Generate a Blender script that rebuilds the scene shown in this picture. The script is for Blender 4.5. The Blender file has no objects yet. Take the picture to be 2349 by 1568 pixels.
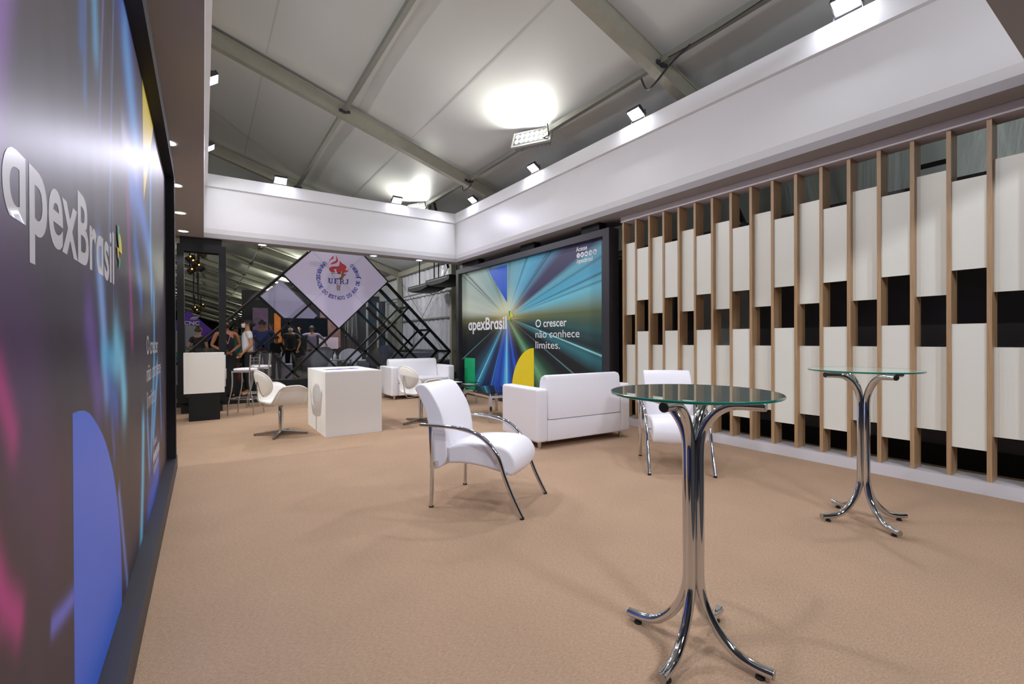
import bpy, math, random
import numpy as np
from mathutils import Vector, Matrix
random.seed(7)
PI = math.pi; R = math.radians
SC = bpy.context.scene; COL = SC.collection

# ---------------------------------------------------------------- camera, world, exposure, big lights
cam_d = bpy.data.cameras.new('camera'); cam = bpy.data.objects.new('camera', cam_d); COL.objects.link(cam)
cam_d.lens = 1060.06 / 2349 * 36; cam_d.sensor_width = 36; cam_d.sensor_fit = 'HORIZONTAL'
cam_d.clip_start = .02; cam_d.clip_end = 300
yaw, pit, rol = R(33.7284), R(-.2121), R(-.2414)
fw = Vector((math.sin(yaw)*math.cos(pit), math.cos(yaw)*math.cos(pit), math.sin(pit)))
r0 = Vector((math.cos(yaw), -math.sin(yaw), 0)); u0 = r0.cross(fw)
rr = math.cos(rol)*r0 + math.sin(rol)*u0; uu = -math.sin(rol)*r0 + math.cos(rol)*u0
cam.matrix_world = Matrix(((rr.x, uu.x, -fw.x, 0), (rr.y, uu.y, -fw.y, 0), (rr.z, uu.z, -fw.z, 1.27), (0, 0, 0, 1)))
SC.camera = cam
SC.view_settings.view_transform = 'Standard'; SC.view_settings.look = 'None'
SC.view_settings.gamma = 1; SC.view_settings.exposure = -0.34; SC.view_settings.use_curve_mapping = False
W = bpy.data.worlds.new('night'); SC.world = W; W.use_nodes = True
W.node_tree.nodes['Background'].inputs[0].default_value = (.75, .78, .9, 1)
W.node_tree.nodes['Background'].inputs[1].default_value = .07

def area(name, loc, direction, sx, sy, power, color=(1, 1, 1), spread=180):
    d = bpy.data.lights.new(name, 'AREA'); d.shape = 'RECTANGLE'; d.size = sx; d.size_y = sy
    d.energy = power; d.color = color; d.spread = R(spread)
    o = bpy.data.objects.new(name, d); COL.objects.link(o); o.location = loc
    o.rotation_euler = Vector(direction).to_track_quat('-Z', 'Y').to_euler()
    return o
COOL = (.88, .90, 1.0); NEUT = (1.0, 1.0, .93)
# small floods standing on the fascia: (position, horizontal aim)
FLOODS = [((4.93, y, 4.36), (-1, 0), 's') for y in (1.83, 4.31, 6.67, 8.91)] + \
         [((x, 9.78, 4.34), (0, -1), 'e') for x in (1.24, 3.53)] + \
         [((.09, y, 4.36), (1, 0), 'w') for y in (1.83, 4.31, 6.5, 8.8)]  # the two nearer left lamps are unseen additions without fixtures
FLOOD_W = 44
for (p, (ax, ay), k) in FLOODS:
    area('flood_light', (p[0]+ax*.016, p[1]+ay*.016, p[2]-.024), (ax, ay, -1.43), .19, .13, FLOOD_W*((.45 if p[1] > 8.5 and k != 'e' else .7 if k == 'e' else 1)*(1.05 if k == 'w' else 1.12)), (.88, .90, 1.0) if k == 's' else (.82, .79, 1.0) if k == 'e' else (.96, .95, 1.0), 155)
# large LED floods hung on the purlin, throwing their light on the roof membrane
for (x, y) in ((4.66, 6.31), (4.66, 11.3)):
    area('roof_flood', (x-.12, y-.03, 4.72), (-.75, -.32, .42), .60, .24, 55, NEUT, 170)
for y in (17.5, 24, 31, 39, 48, 60, 75, 92, 106):
    area('unseen_hall_flood', (4.3, y, 4.5), (-.75, -.2, .6), .7, .3, 120, (1, 1, .80))
    area('unseen_hall_flood', (-3.5, y+2, 6.2), (.5, -.2, -.5), .7, .3, 90, (1, .98, .85))
# lamp of the neighbouring stand to the left, low over its aisle
area('aisle_flood', (-7.2, 6.0, 3.25), (1, .12, -.30), .16, .12, 170, (1, .99, .93), 120)
area('unseen_hall_flood', (2.6, 16.6, 4.3), (1, -.1, -.45), .5, .3, 120, (.95, .96, 1))  # unseen lamp added to brighten the vinyl side wall
area('unseen_hall_flood', (2.0, 2.0, 7.2) if False else (5.7, -1.5, 3.9), (.45, 1, -.1), .3, .2, 25, (.95, 1, .95))
# lamps over the open stand side behind the camera
area('front_flood', (2.4, -3.2, 4.4), (0, 1, -1.5), .6, .3, 140, COOL)
area('front_flood', (.4, -3.2, 4.4), (.1, 1, -1.5), .6, .3, 140, COOL)
# inside the pavilion
area('pavilion_light', (3.0, 16.2, 3.3), (0, .1, -1), 1.5, .8, 42, (1, .95, .95))

# ---------------------------------------------------------------- materials
MATS = {}
def mat(name, color=(.8, .8, .8), rough=.5, metal=0., bump=0., bscale=40., var=0., vscale=6., emit=None, es=1., spec=.5, coat=0.):
    if name in MATS: return MATS[name]
    m = bpy.data.materials.new(name); m.use_nodes = True; nt = m.node_tree; b = nt.nodes['Principled BSDF']
    b.inputs['Base Color'].default_value = (*color, 1); b.inputs['Roughness'].default_value = rough
    b.inputs['Metallic'].default_value = metal; b.inputs['Specular IOR Level'].default_value = spec
    if coat: b.inputs['Coat Weight'].default_value = coat; b.inputs['Coat Roughness'].default_value = .1
    tc = nt.nodes.new('ShaderNodeTexCoord')
    nz = nt.nodes.new('ShaderNodeTexNoise'); nz.inputs['Scale'].default_value = vscale; nz.inputs['Detail'].default_value = 5
    nt.links.new(tc.outputs['Object'], nz.inputs['Vector'])
    mx = nt.nodes.new('ShaderNodeMix'); mx.data_type = 'RGBA'
    v = max(var, .015)
    mx.inputs['A'].default_value = (*[c*(1-v) for c in color], 1); mx.inputs['B'].default_value = (*[min(1, c*(1+v)) for c in color], 1)
    nt.links.new(nz.outputs['Fac'], mx.inputs['Factor']); nt.links.new(mx.outputs['Result'], b.inputs['Base Color'])
    if bump:
        n2 = nt.nodes.new('ShaderNodeTexNoise'); n2.inputs['Scale'].default_value = bscale; n2.inputs['Detail'].default_value = 6
        nt.links.new(tc.outputs['Object'], n2.inputs['Vector'])
        bp = nt.nodes.new('ShaderNodeBump'); bp.inputs['Strength'].default_value = bump; bp.inputs['Distance'].default_value = .01
        nt.links.new(n2.outputs['Fac'], bp.inputs['Height']); nt.links.new(bp.outputs['Normal'], b.inputs['Normal'])
    if emit:
        b.inputs['Emission Color'].default_value = (*emit, 1); b.inputs['Emission Strength'].default_value = es
    MATS[name] = m; return m
def glassmat(name, tint, refl=(1, 1, 1), ior=1.5, rough=.01):
    if name in MATS: return MATS[name]
    m = bpy.data.materials.new(name); m.use_nodes = True; nt = m.node_tree; nt.nodes.clear()
    o = nt.nodes.new('ShaderNodeOutputMaterial'); t = nt.nodes.new('ShaderNodeBsdfTransparent'); g = nt.nodes.new('ShaderNodeBsdfGlossy')
    f = nt.nodes.new('ShaderNodeFresnel'); f.inputs['IOR'].default_value = ior; mx = nt.nodes.new('ShaderNodeMixShader')
    t.inputs['Color'].default_value = (*tint, 1); g.inputs['Color'].default_value = (*refl, 1); g.inputs['Roughness'].default_value = rough
    nt.links.new(f.outputs[0], mx.inputs[0]); nt.links.new(t.outputs[0], mx.inputs[1]); nt.links.new(g.outputs[0], mx.inputs[2])
    nt.links.new(mx.outputs[0], o.inputs[0]); MATS[name] = m; return m
def carpet():
    m = mat('tan_felt_carpet', (.425, .292, .197), .95, 0, .5, 160, .10, 2.2, spec=.15)
    nt = m.node_tree; b = nt.nodes['Principled BSDF']
    mixn = [n for n in nt.nodes if n.bl_idname == 'ShaderNodeMix'][0]
    tc = [n for n in nt.nodes if n.bl_idname == 'ShaderNodeTexCoord'][0]
    mp = nt.nodes.new('ShaderNodeMapping'); mp.inputs['Scale'].default_value = (1, 2.6, 1); mp.inputs['Rotation'].default_value = (0, 0, .5)
    n = nt.nodes.new('ShaderNodeTexNoise'); n.inputs['Scale'].default_value = 55; n.inputs['Detail'].default_value = 7; n.inputs['Roughness'].default_value = .7
    nt.links.new(tc.outputs['Object'], mp.inputs['Vector']); nt.links.new(mp.outputs[0], n.inputs['Vector'])
    cr = nt.nodes.new('ShaderNodeValToRGB'); cr.color_ramp.elements[0].position = .30; cr.color_ramp.elements[0].color = (.74, .73, .71, 1)
    cr.color_ramp.elements[1].position = .72; cr.color_ramp.elements[1].color = (1.20, 1.19, 1.17, 1)
    m2 = nt.nodes.new('ShaderNodeMix'); m2.data_type = 'RGBA'; m2.blend_type = 'MULTIPLY'; m2.inputs['Factor'].default_value = 1
    nt.links.new(n.outputs['Fac'], cr.inputs[0]); nt.links.new(mixn.outputs['Result'], m2.inputs['A']); nt.links.new(cr.outputs[0], m2.inputs['B'])
    nt.links.new(m2.outputs['Result'], b.inputs['Base Color']); return m
def woodmat():
    m = mat('light_oak_laminate', (.47, .29, .175), .38, 0, .03, 60)
    nt = m.node_tree; b = nt.nodes['Principled BSDF']; tc = [n for n in nt.nodes if n.bl_idname == 'ShaderNodeTexCoord'][0]
    mp = nt.nodes.new('ShaderNodeMapping'); mp.inputs['Scale'].default_value = (60, 60, 2.2)
    n = nt.nodes.new('ShaderNodeTexNoise'); n.inputs['Scale'].default_value = 1.4; n.inputs['Detail'].default_value = 4
    nt.links.new(tc.outputs['Object'], mp.inputs['Vector']); nt.links.new(mp.outputs[0], n.inputs['Vector'])
    cr = nt.nodes.new('ShaderNodeValToRGB'); cr.color_ramp.elements[0].position = .3; cr.color_ramp.elements[0].color = (.42, .262, .135, 1)
    cr.color_ramp.elements[1].position = .7; cr.color_ramp.elements[1].color = (.56, .37, .205, 1)
    nt.links.new(n.outputs['Fac'], cr.inputs[0]); nt.links.new(cr.outputs[0], b.inputs['Base Color']); return m
def vinylmat(name, col, trans=.35, wscale=3.0, bstr=.8, rough=.22, axis='Y'):
    m = mat(name, col, rough); nt = m.node_tree; b = nt.nodes['Principled BSDF']; tc = [n for n in nt.nodes if n.bl_idname == 'ShaderNodeTexCoord'][0]
    mp = nt.nodes.new('ShaderNodeMapping'); mp.inputs['Scale'].default_value = (1, 1, .22)
    n = nt.nodes.new('ShaderNodeTexNoise'); n.inputs['Scale'].default_value = wscale; n.inputs['Detail'].default_value = 7; n.inputs['Distortion'].default_value = .8
    nt.links.new(tc.outputs['Object'], mp.inputs['Vector']); nt.links.new(mp.outputs[0], n.inputs['Vector'])
    bp = nt.nodes.new('ShaderNodeBump'); bp.inputs['Strength'].default_value = bstr; bp.inputs['Distance'].default_value = .12
    nt.links.new(n.outputs['Fac'], bp.inputs['Height']); nt.links.new(bp.outputs['Normal'], b.inputs['Normal'])
    return m
CARPET = carpet(); WOOD = woodmat()
WHITE = mat('white_fascia_fabric', (.80, .80, .81), .33, 0, .02, 30, .02, 3, spec=.35)
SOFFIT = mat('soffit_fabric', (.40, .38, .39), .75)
LEATHER = mat('white_leatherette', (.85, .84, .89), .42, 0, .12, 55, .02, 3)
PANELW = mat('cream_white_laminate', (.89, .895, .81), .30, 0, 0, 30, .02, 3)
MDFW = mat('matt_white_laminate', (.80, .78, .75), .42)
CHROME = mat('chrome', (.66, .67, .69), .06, 1)
STEEL = mat('brushed_steel', (.60, .58, .56), .28, 1)
BLACK = mat('black_laminate', (.010, .010, .012), .55, spec=.3)
BLACKM = mat('matt_black', (.010, .010, .011), .8)
CHAR = mat('charcoal_frame', (.030, .028, .034), .5)
RUBBER = mat('black_rubber', (.012, .012, .012), .6)
MEMB = mat('roof_membrane', (.62, .625, .60), .38, 0, .25, 1.3, .03, .8)
ALU = mat('weathered_aluminium', (.37, .355, .285), .5, .35, .05, 30, .10, 9)
ALUD = mat('grey_purlin_tube', (.25, .25, .215), .5, .3, .05, 30, .10, 9)
GLASS = glassmat('green_tinted_glass', (.84, .93, .90), (.93, 1, .97), 1.42); GEDGE = mat('glass_edge', (.01, .17, .12), .12, 0, coat=1)
def haze_mix(m, c, f):
    nt = m.node_tree; o = [n for n in nt.nodes if n.bl_idname == 'ShaderNodeOutputMaterial'][0]; src = o.inputs[0].links[0].from_socket
    d = nt.nodes.new('ShaderNodeBsdfDiffuse'); d.inputs[0].default_value = (*c, 1); mx = nt.nodes.new('ShaderNodeMixShader'); mx.inputs[0].default_value = f
    nt.links.new(src, mx.inputs[1]); nt.links.new(d.outputs[0], mx.inputs[2]); nt.links.new(mx.outputs[0], o.inputs[0])
haze_mix(GLASS, (.55, .65, .58), .10)  # flat haze put into the glass colour to lighten its dark reflections
DGLASS = glassmat('dark_smoked_glass', (.40, .46, .47), (1, 1, 1), 1.55)
PGLASS = glassmat('pavilion_glass', (.80, .83, .86), (1, 1, 1), 1.5)
SIGNW = mat('lilac_sign_fabric', (.68, .62, .84), .6, 0, .05, 20, .03, 2, emit=(.62, .56, .82), es=.16)  # faint glow in the fabric stands in for lamplight falling on the sign
GREYF = mat('grey_felt_fabric', (.36, .36, .42), .9)
GREYC = mat('dark_grey_carpet', (.06, .058, .055), .95)

# ---------------------------------------------------------------- mesh helpers
class MB:
    def __init__(s): s.v = []; s.f = []; s.sm = []
    def add(s, vs, fs, smooth=False):
        o = len(s.v); s.v += [tuple(v) for v in vs]; s.f += [tuple(i+o for i in f) for f in fs]; s.sm += [smooth]*len(fs); return s
    def box(s, x0, y0, z0, x1, y1, z1):
        if x0 > x1: x0, x1 = x1, x0
        if y0 > y1: y0, y1 = y1, y0
        if z0 > z1: z0, z1 = z1, z0
        vs = [(x, y, z) for z in (z0, z1) for (x, y) in ((x0, y0), (x1, y0), (x1, y1), (x0, y1))]
        return s.add(vs, [(0, 3, 2, 1), (4, 5, 6, 7), (0, 1, 5, 4), (1, 2, 6, 5), (2, 3, 7, 6), (3, 0, 4, 7)])
    def beam(s, a, b, w, h, up=(0, 0, 1)):
        a = Vector(a); b = Vector(b); d = (b-a).normalized(); up = (0, 0, 1) if abs(d.dot(Vector(up))) > .99 else up; sd = d.cross(Vector(up)).normalized(); u = sd.cross(d)
        vs = [p + sd*i*w/2 + u*j*h/2 for p in (a, b) for (i, j) in ((-1, -1), (1, -1), (1, 1), (-1, 1))]
        return s.add(vs, [(0, 1, 2, 3), (7, 6, 5, 4), (0, 4, 5, 1), (1, 5, 6, 2), (2, 6, 7, 3), (3, 7, 4, 0)])
    def tube(s, path, r, n=12, ry=None, cap=True, rs=None, refup=None):
        P = [Vector(p) for p in path]; ring = []; prev = None
        for i, p in enumerate(P):
            t = (P[min(i+1, len(P)-1)] - P[max(i-1, 0)]).normalized()
            if prev is None:
                a = Vector(refup) if refup else (Vector((0, 0, 1)) if abs(t.z) < .9 else Vector((1, 0, 0)))
                nrm = (a - t*a.dot(t)).normalized()
            else: nrm = (prev - t*prev.dot(t)).normalized()
            prev = nrm; bn = t.cross(nrm); q = rs[i] if rs else 1
            ring.append([p + nrm*math.cos(2*PI*k/n)*r*q + bn*math.sin(2*PI*k/n)*(ry or r)*q for k in range(n)])
        vs = [v for g in ring for v in g]; fs = []
        for i in range(len(P)-1):
            for k in range(n): fs.append((i*n+k, i*n+(k+1) % n, (i+1)*n+(k+1) % n, (i+1)*n+k))
        s.add(vs, fs, True)
        if cap:
            s.add(ring[0], [tuple(reversed(range(n)))]); s.add(ring[-1], [tuple(range(n))])
        return s
    def lathe(s, prof, c=(0, 0, 0), n=32, sx=1, sy=1):
        vs = []; fs = []; m = len(prof)
        for k in range(n):
            a = 2*PI*k/n
            for (r, z) in prof: vs.append((c[0]+r*sx*math.cos(a), c[1]+r*sy*math.sin(a), c[2]+z))
        for k in range(n):
            for i in range(m-1): fs.append((k*m+i, ((k+1) % n)*m+i, ((k+1) % n)*m+i+1, k*m+i+1))
        s.add(vs, fs, True); return s
    def ell(s, c, rx, ry, rz, n=20, m=12, rot=None):
        vs = []; fs = []
        for i in range(m+1):
            t = PI*i/m
            for k in range(n):
                a = 2*PI*k/n; v = Vector((rx*math.sin(t)*math.cos(a), ry*math.sin(t)*math.sin(a), rz*math.cos(t)))
                if rot: v = rot @ v
                vs.append(v+Vector(c))
        for i in range(m):
            for k in range(n): fs.append((i*n+k, (i+1)*n+k, (i+1)*n+(k+1) % n, i*n+(k+1) % n))
        return s.add(vs, fs, True)
    def prism(s, prof, hw, r=.02, n=4, cx=0., crown=0.):
        """closed (y,z) outline swept along x with softly rounded ends"""
        P = [Vector((a, b)) for a, b in prof]; N = len(P)
        A = sum(P[i].x*P[(i+1) % N].y - P[(i+1) % N].x*P[i].y for i in range(N))
        sg = 1 if A > 0 else -1; nr = []
        for i in range(N):
            t = (P[(i+1) % N]-P[i-1]).normalized(); nr.append(Vector((-t.y, t.x))*sg)
        xs = []
        for k in range(n+1):
            a = PI/2*k/n; xs.append((-hw + r*(1-math.sin(a)), r*(1-math.cos(a))))
        half = [(-hw + r*(1-math.cos(PI/2*k/n)), r*(1-math.sin(PI/2*k/n))) for k in range(n+1)]
        mid = [(-(hw-r)*(1-j/4), -crown*math.sin(PI/2*j/4)) for j in range(1, 5)] if crown else []
        L = half + mid
        full = L + [(-a, b) for a, b in reversed(L) if abs(a) > 1e-6]
        vs = []
        for (x, ins) in full:
            for i in range(N):
                q = P[i]+nr[i]*ins; vs.append((cx+x, q.x, q.y))
        fs = []; M = len(full)
        for j in range(M-1):
            for i in range(N):
                a, b = j*N+i, j*N+(i+1) % N
                fs.append((a, b, b+N, a+N) if sg < 0 else (a, a+N, b+N, b))
        s.add(vs, fs, True)
        s.add(vs[:N], [tuple(range(N)) if sg > 0 else tuple(reversed(range(N)))]); s.add(vs[-N:], [tuple(reversed(range(N))) if sg > 0 else tuple(range(N))])
        return s
    def build(s, name, m, parent=None, loc=None, flat=False):
        me = bpy.data.meshes.new(name); me.from_pydata(s.v, [], s.f); me.update()
        if any(s.sm) and not flat:
            me.polygons.foreach_set('use_smooth', s.sm); me.set_sharp_from_angle(angle=R(44))
        me.materials.append(m); o = bpy.data.objects.new(name, me); COL.objects.link(o)
        if parent: o.parent = parent
        if loc: o.location = loc
        return o
def spline(pts, n=8, closed=False):
    P = [Vector(p) for p in pts]; N = len(P); out = []
    rng = range(N) if closed else range(N-1)
    for i in rng:
        p0 = P[(i-1) % N] if closed or i > 0 else P[0]; p1 = P[i]; p2 = P[(i+1) % N]
        p3 = P[(i+2) % N] if closed or i+2 < N else P[-1]
        for k in range(n):
            t = k/n
            out.append(.5*((2*p1)+(-p0+p2)*t+(2*p0-5*p1+4*p2-p3)*t*t+(-p0+3*p1-3*p2+p3)*t**3))
    if not closed: out.append(P[-1])
    return out
def rrect(y0, z0, y1, z1, r, n=4):
    out = []
    for (cy, cz, a0) in ((y1-r, z1-r, 0), (y0+r, z1-r, 90), (y0+r, z0+r, 180), (y1-r, z0+r, 270)):
        for k in range(n+1):
            a = R(a0+90*k/n); out.append((cy+r*math.cos(a), cz+r*math.sin(a)))
    return out
def tag(o, label=None, cat=None, group=None, kind=None):
    if label: o['label'] = label
    if cat: o['category'] = cat
    if group: o['group'] = group
    if kind: o['kind'] = kind
    return o
def thing(name, loc, rz, label, cat, group=None):
    o = bpy.data.objects.new(name, None); COL.objects.link(o); o.location = loc; o.rotation_euler = (0, 0, rz)
    o.empty_display_size = .1
    return tag(o, label, cat, group)
def copy_tree(o, parent=None):
    c = o.copy(); COL.objects.link(c)
    if parent: c.parent = parent
    for ch in list(o.children): copy_tree(ch, c)
    return c
def struct(name, mb, m, flat=False): return tag(mb.build(name, m, flat=flat), kind='structure')
def text(s, m, parent, origin, u, v, width=None, cap=.1, bold=.0, name='lettering', lift=.0003, spacing=1., shear=0, single=False):
    if single: s = s.replace('a', 'q')
    cu = bpy.data.curves.new('t', 'FONT'); cu.body = s; cu.offset = bold; cu.size = 1; cu.extrude = 0; cu.space_character = spacing
    cu.resolution_u = 6; cu.shear = shear
    to = bpy.data.objects.new('t', cu); COL.objects.link(to)
    dg = bpy.context.evaluated_depsgraph_get(); me = bpy.data.meshes.new_from_object(to.evaluated_get(dg))
    if single:      # one-storey a: the q glyph cut off at the baseline
        def maxx(t):
            if not t: return -9
            cu.body = t; to.data.update_tag(); d2 = bpy.context.evaluated_depsgraph_get(); d2.update(); m_ = bpy.data.meshes.new_from_object(to.evaluated_get(d2))
            r_ = max(q.co.x for q in m_.vertices); bpy.data.meshes.remove(m_); return r_
        for i, ch in enumerate(s):
            if ch == 'q':
                a_, b_ = maxx(s[:i])+.001, maxx(s[:i+1])+.001
                for q in me.vertices:
                    if a_ < q.co.x < b_ and q.co.y < 0.012: q.co.y = 0
    bpy.data.objects.remove(to); bpy.data.curves.remove(cu)
    xs = [q.co.x for q in me.vertices]; x0, x1 = min(xs), max(xs)
    sy = cap/.69; sx = (width/(x1-x0)) if width else sy
    u = Vector(u).normalized(); v = Vector(v).normalized(); n = u.cross(v)
    for q in me.vertices: q.co = Vector(origin) + u*((q.co.x-x0)*sx) + v*(q.co.y*sy) + n*lift
    me.name = name; me.materials.clear(); me.materials.append(m)
    o = bpy.data.objects.new(name, me); COL.objects.link(o)
    if parent: o.parent = parent
    return o
def flatpoly(name, pts, m, parent, thick_dir=None):
    mb = MB(); n = len(pts); mb.add(pts, [tuple(range(n))]); return mb.build(name, m, parent)

# ---------------------------------------------------------------- structure: floor, roof, tent
struct('floor', MB().box(-9, .02, -.05, 6.15, 10.95, 0), CARPET)
struct('floor', MB().box(-9, -12, -.05, 12, .018, -.002), mat('dark_aisle_floor', (.018, .017, .018), .7))
struct('floor', MB().box(-9, 10.95, -.05, 12, 120, -.001), GREYC)
struct('floor', MB().box(6.152, .02, -.05, 12, 10.95, -.001), mat('asphalt', (.03, .03, .03), .9))
RK = .3075
def rz(x): return 6.30 - RK*x
def membrane():
    mb = MB(); ys = [-6.2+5*i for i in range(15)]; ys = [-6.205] + [y for y in np.arange(-1.205, 120, 5)]
    x0, x1 = -9, 7.0; vs = []; fs = []; nx = 60; rows = []
    for j in range(len(ys)-1):
        for t in np.linspace(0, 1, 9)[:-1]: rows.append((ys[j]+(ys[j+1]-ys[j])*t, t))
    rows.append((ys[-1], 0))
    for (y, t) in rows:
        for i in range(nx+1):
            x = x0+(x1-x0)*i/nx; zz = rz(x) + .05 - .05*math.sin(PI*t) if True else 0
            vs.append((x, y, zz))
    for j in range(len(rows)-1):
        for i in range(nx): a = j*(nx+1)+i; fs.append((a, a+nx+1, a+nx+2, a+1))
    mb.add(vs, fs, True); return mb
struct('ceiling', membrane(), MEMB)
tn = 0
for k in range(-2, 22):
    y = 8.795+5*k-.0
    if y < -2: continue
    tn += 1; mb = MB(); xa, xb = -9, 6.96
    drop = .0
    for (dy0, dy1, z0, z1) in ((-.055, .055, .0, -.24),):
        vs = [(x, y+dy, rz(x)-.02+zz) for x in (xa, xb) for (dy, zz) in ((dy0, z1), (dy1, z1), (dy1, z0), (dy0, z0))]
        mb.add(vs, [(0, 1, 2, 3), (7, 6, 5, 4), (0, 4, 5, 1), (1, 5, 6, 2), (2, 6, 7, 3), (3, 7, 4, 0)])
    for zz in (-.02, -.245):
        vs = [(x, y+dy, rz(x)-.02+q) for x in (xa, xb) for (dy, q) in ((-.066, zz-.012), (.066, zz-.012), (.066, zz+.012), (-.066, zz+.012))]
        mb.add(vs, [(0, 1, 2, 3), (7, 6, 5, 4), (0, 4, 5, 1), (1, 5, 6, 2), (2, 6, 7, 3), (3, 7, 4, 0)])
    struct('trim_%d' % tn, mb, ALU)
    if y > 5:
        tn += 1; struct('trim_%d' % tn, MB().box(6.78, y-.07, 0, 6.96, y+.07, rz(6.9)-.2), ALU)
PX = (-5.5, -2.95, -.4, 2.17, 4.735)
for k in range(-2, 22):
    y = 8.795+5*k
    if y < -2: continue
    for x in PX:
        if x < -1 and y < 13: continue
        tn += 1
        o = struct('trim_%d' % tn, MB().box(x-.035, y+.07, rz(x)-.17, x+.035, y+4.93, rz(x)-.09), ALUD)
        # saddle bracket
        tn += 1; struct('trim_%d' % tn, MB().box(x-.10, y-.078, rz(x)-.19, x+.10, y-.066, rz(x)-.14).box(x-.03, y-.10, rz(x)-.21, x+.03, y-.078, rz(x)-.12), CHAR)
tn += 1; struct('trim_%d' % tn, MB().box(6.80, -2, rz(6.9)-.24, 6.97, 118, rz(6.9)-.06), ALU)
for zz in (.9, 2.05):
    tn += 1; struct('trim_%d' % tn, MB().box(6.90, 9, zz, 6.95, 60, zz+.05), ALUD)
# tent side wall of wavy clear vinyl: corrugated geometry
VIN = vinylmat('wavy_clear_vinyl', (.60, .60, .65), 0, 2.6, .9, .20)
def wavy(x0, ya, yb, za, zb, amp, per):
    mb = MB(); n = int((yb-ya)/per*6); vs = []; fs = []; nz = 10
    for i in range(n+1):
        y = ya+(yb-ya)*i/n
        for j in range(nz+1):
            z = za+(zb-za)*j/nz
            vs.append((x0+amp*math.sin(2*PI*y/per+.6*math.sin(z*1.7+y))*(.4+.6*math.sin(z*2.1+y*1.3)**2), y, z))
    for i in range(n):
        for j in range(nz): a = i*(nz+1)+j; fs.append((a, a+1, a+nz+2, a+nz+1))
    mb.add(vs, fs, True); return mb
struct('wall_right', wavy(7.0, 13.9, 18.72, 0, 3.98, .045, .42), VIN)
struct('wall_right', wavy(7.0, 18.88, 60, 0, 3.98, .03, .30), mat('white_corrugated_sheet', (.62, .63, .62), .35))
struct('wall_right', wavy(7.0, -5, 13.72, 0, 4.0, .05, .9), vinylmat('dull_tent_vinyl', (.46, .50, .46), 0, 1.2, 1.0, .3))
struct('wall_far', MB().box(-9, 119, 0, 7, 119.1, 9.2), mat('dark_backdrop', (.02, .03, .02), .9))
# welded seams of the roof membrane
for xs_ in (.9, 3.45):
    for k in (0, 1):
        ya = 3.795+5*k; mb = MB(); vs = []
        for j in range(11):
            t = j/10; z_ = rz(xs_)+.05-.05*math.sin(PI*t)-.004
            vs += [(xs_-.012, ya+.1+4.8*t, z_+.0037), (xs_+.012, ya+.1+4.8*t, z_-.0037)]
        mb.add(vs, [(2*j, 2*j+1, 2*j+3, 2*j+2) for j in range(10)]); tn += 1; struct('trim_%d' % tn, mb, mat('membrane_seam', (.50, .51, .49), .5))
# booth fascia (box ring): inner faces x=.02 / x=4.98 / y=9.828 / y=.67, underside z=3.12
def fascia_profile():
    # (outward offset from inner face, z) inner side section
    return [(.034, 3.12), (0, 3.285), (0, 4.02), (-.055, 4.022), (-.055, 4.24), (.28, 4.24), (.28, 3.12)]
def fascia(name, a, b, outward, ext):
    a = Vector(a); b = Vector(b); o = Vector(outward); d = (b-a).normalized(); mb = MB(); pr = fascia_profile(); vs = []
    for (p, sgn) in ((a, 1), (b, -1)):
        for (off, z) in pr:
            q = p + o*off + d*sgn*(-off if ext else 0); vs.append((q.x, q.y, z))
    n = len(pr); fs = [(i, (i+1) % n, n+(i+1) % n, n+i) for i in range(n)] + [tuple(range(n)), tuple(reversed(range(n, 2*n)))]
    mb.add(vs, fs); return struct(name, mb, WHITE)
tn += 1; fascia('trim_%d' % tn, (4.98, .67, 0), (4.98, 9.828, 0), (1, 0, 0), True)
tn += 1; fascia('trim_%d' % tn, (4.98, 9.828, 0), (.02, 9.828, 0), (0, 1, 0), True)
tn += 1; fascia('trim_%d' % tn, (.02, 9.828, 0), (.02, .67, 0), (-1, 0, 0), True)
tn += 1; fascia('trim_%d' % tn, (.02, .67, 0), (4.98, .67, 0), (0, -1, 0), True)
tn += 1; struct('trim_%d' % tn, MB().box(4.985, .3, 3.1195, 5.62, 9.85, 3.20), SOFFIT)
tn += 1; struct('trim_%d' % tn, MB().box(.015, 9.833, 3.1190, 5.62, 10.17, 3.20), SOFFIT)
tn += 1; struct('trim_%d' % tn, MB().box(-.55, .3, 3.1185, .015, 10.17, 3.20), SOFFIT)
tn += 1; struct('trim_%d' % tn, MB().box(-.55, -.4, 3.1190, 5.62, .665, 3.20), SOFFIT)
# wall behind the left display and behind the camera side
struct('wall_left', MB().box(-.62, -.2, 0, -.47, 5.75, 3.118), BLACKM)
# unseen dark wall added for chrome reflections, then dark backing behind the slatted partition
struct('wall_back', MB().box(-.6, -4.6, 0, 6.2, -4.5, 3.1), BLACKM)
struct('wall_back', MB().box(6.2, -3, 0, 6.24, 6.5, 2.86), mat('dark_tent_backdrop', (.045, .040, .044), .35, 0, .6, 2.2, .3, 1.5))
struct('wall_skirt', MB().box(6.12, -3, 0, 6.19, 9.0, .21), BLACKM)
struct('wall_skirt', MB().box(6.15, -3, .21, 6.195, 9.0, .33), mat('grey_skirt_strip', (.09, .08, .09), .5))
struct('wall_back', MB().box(6.17, 3.45, .33, 6.195, 4.28, 2.6), mat('pale_grey_door', (.30, .33, .32), .5))

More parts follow.
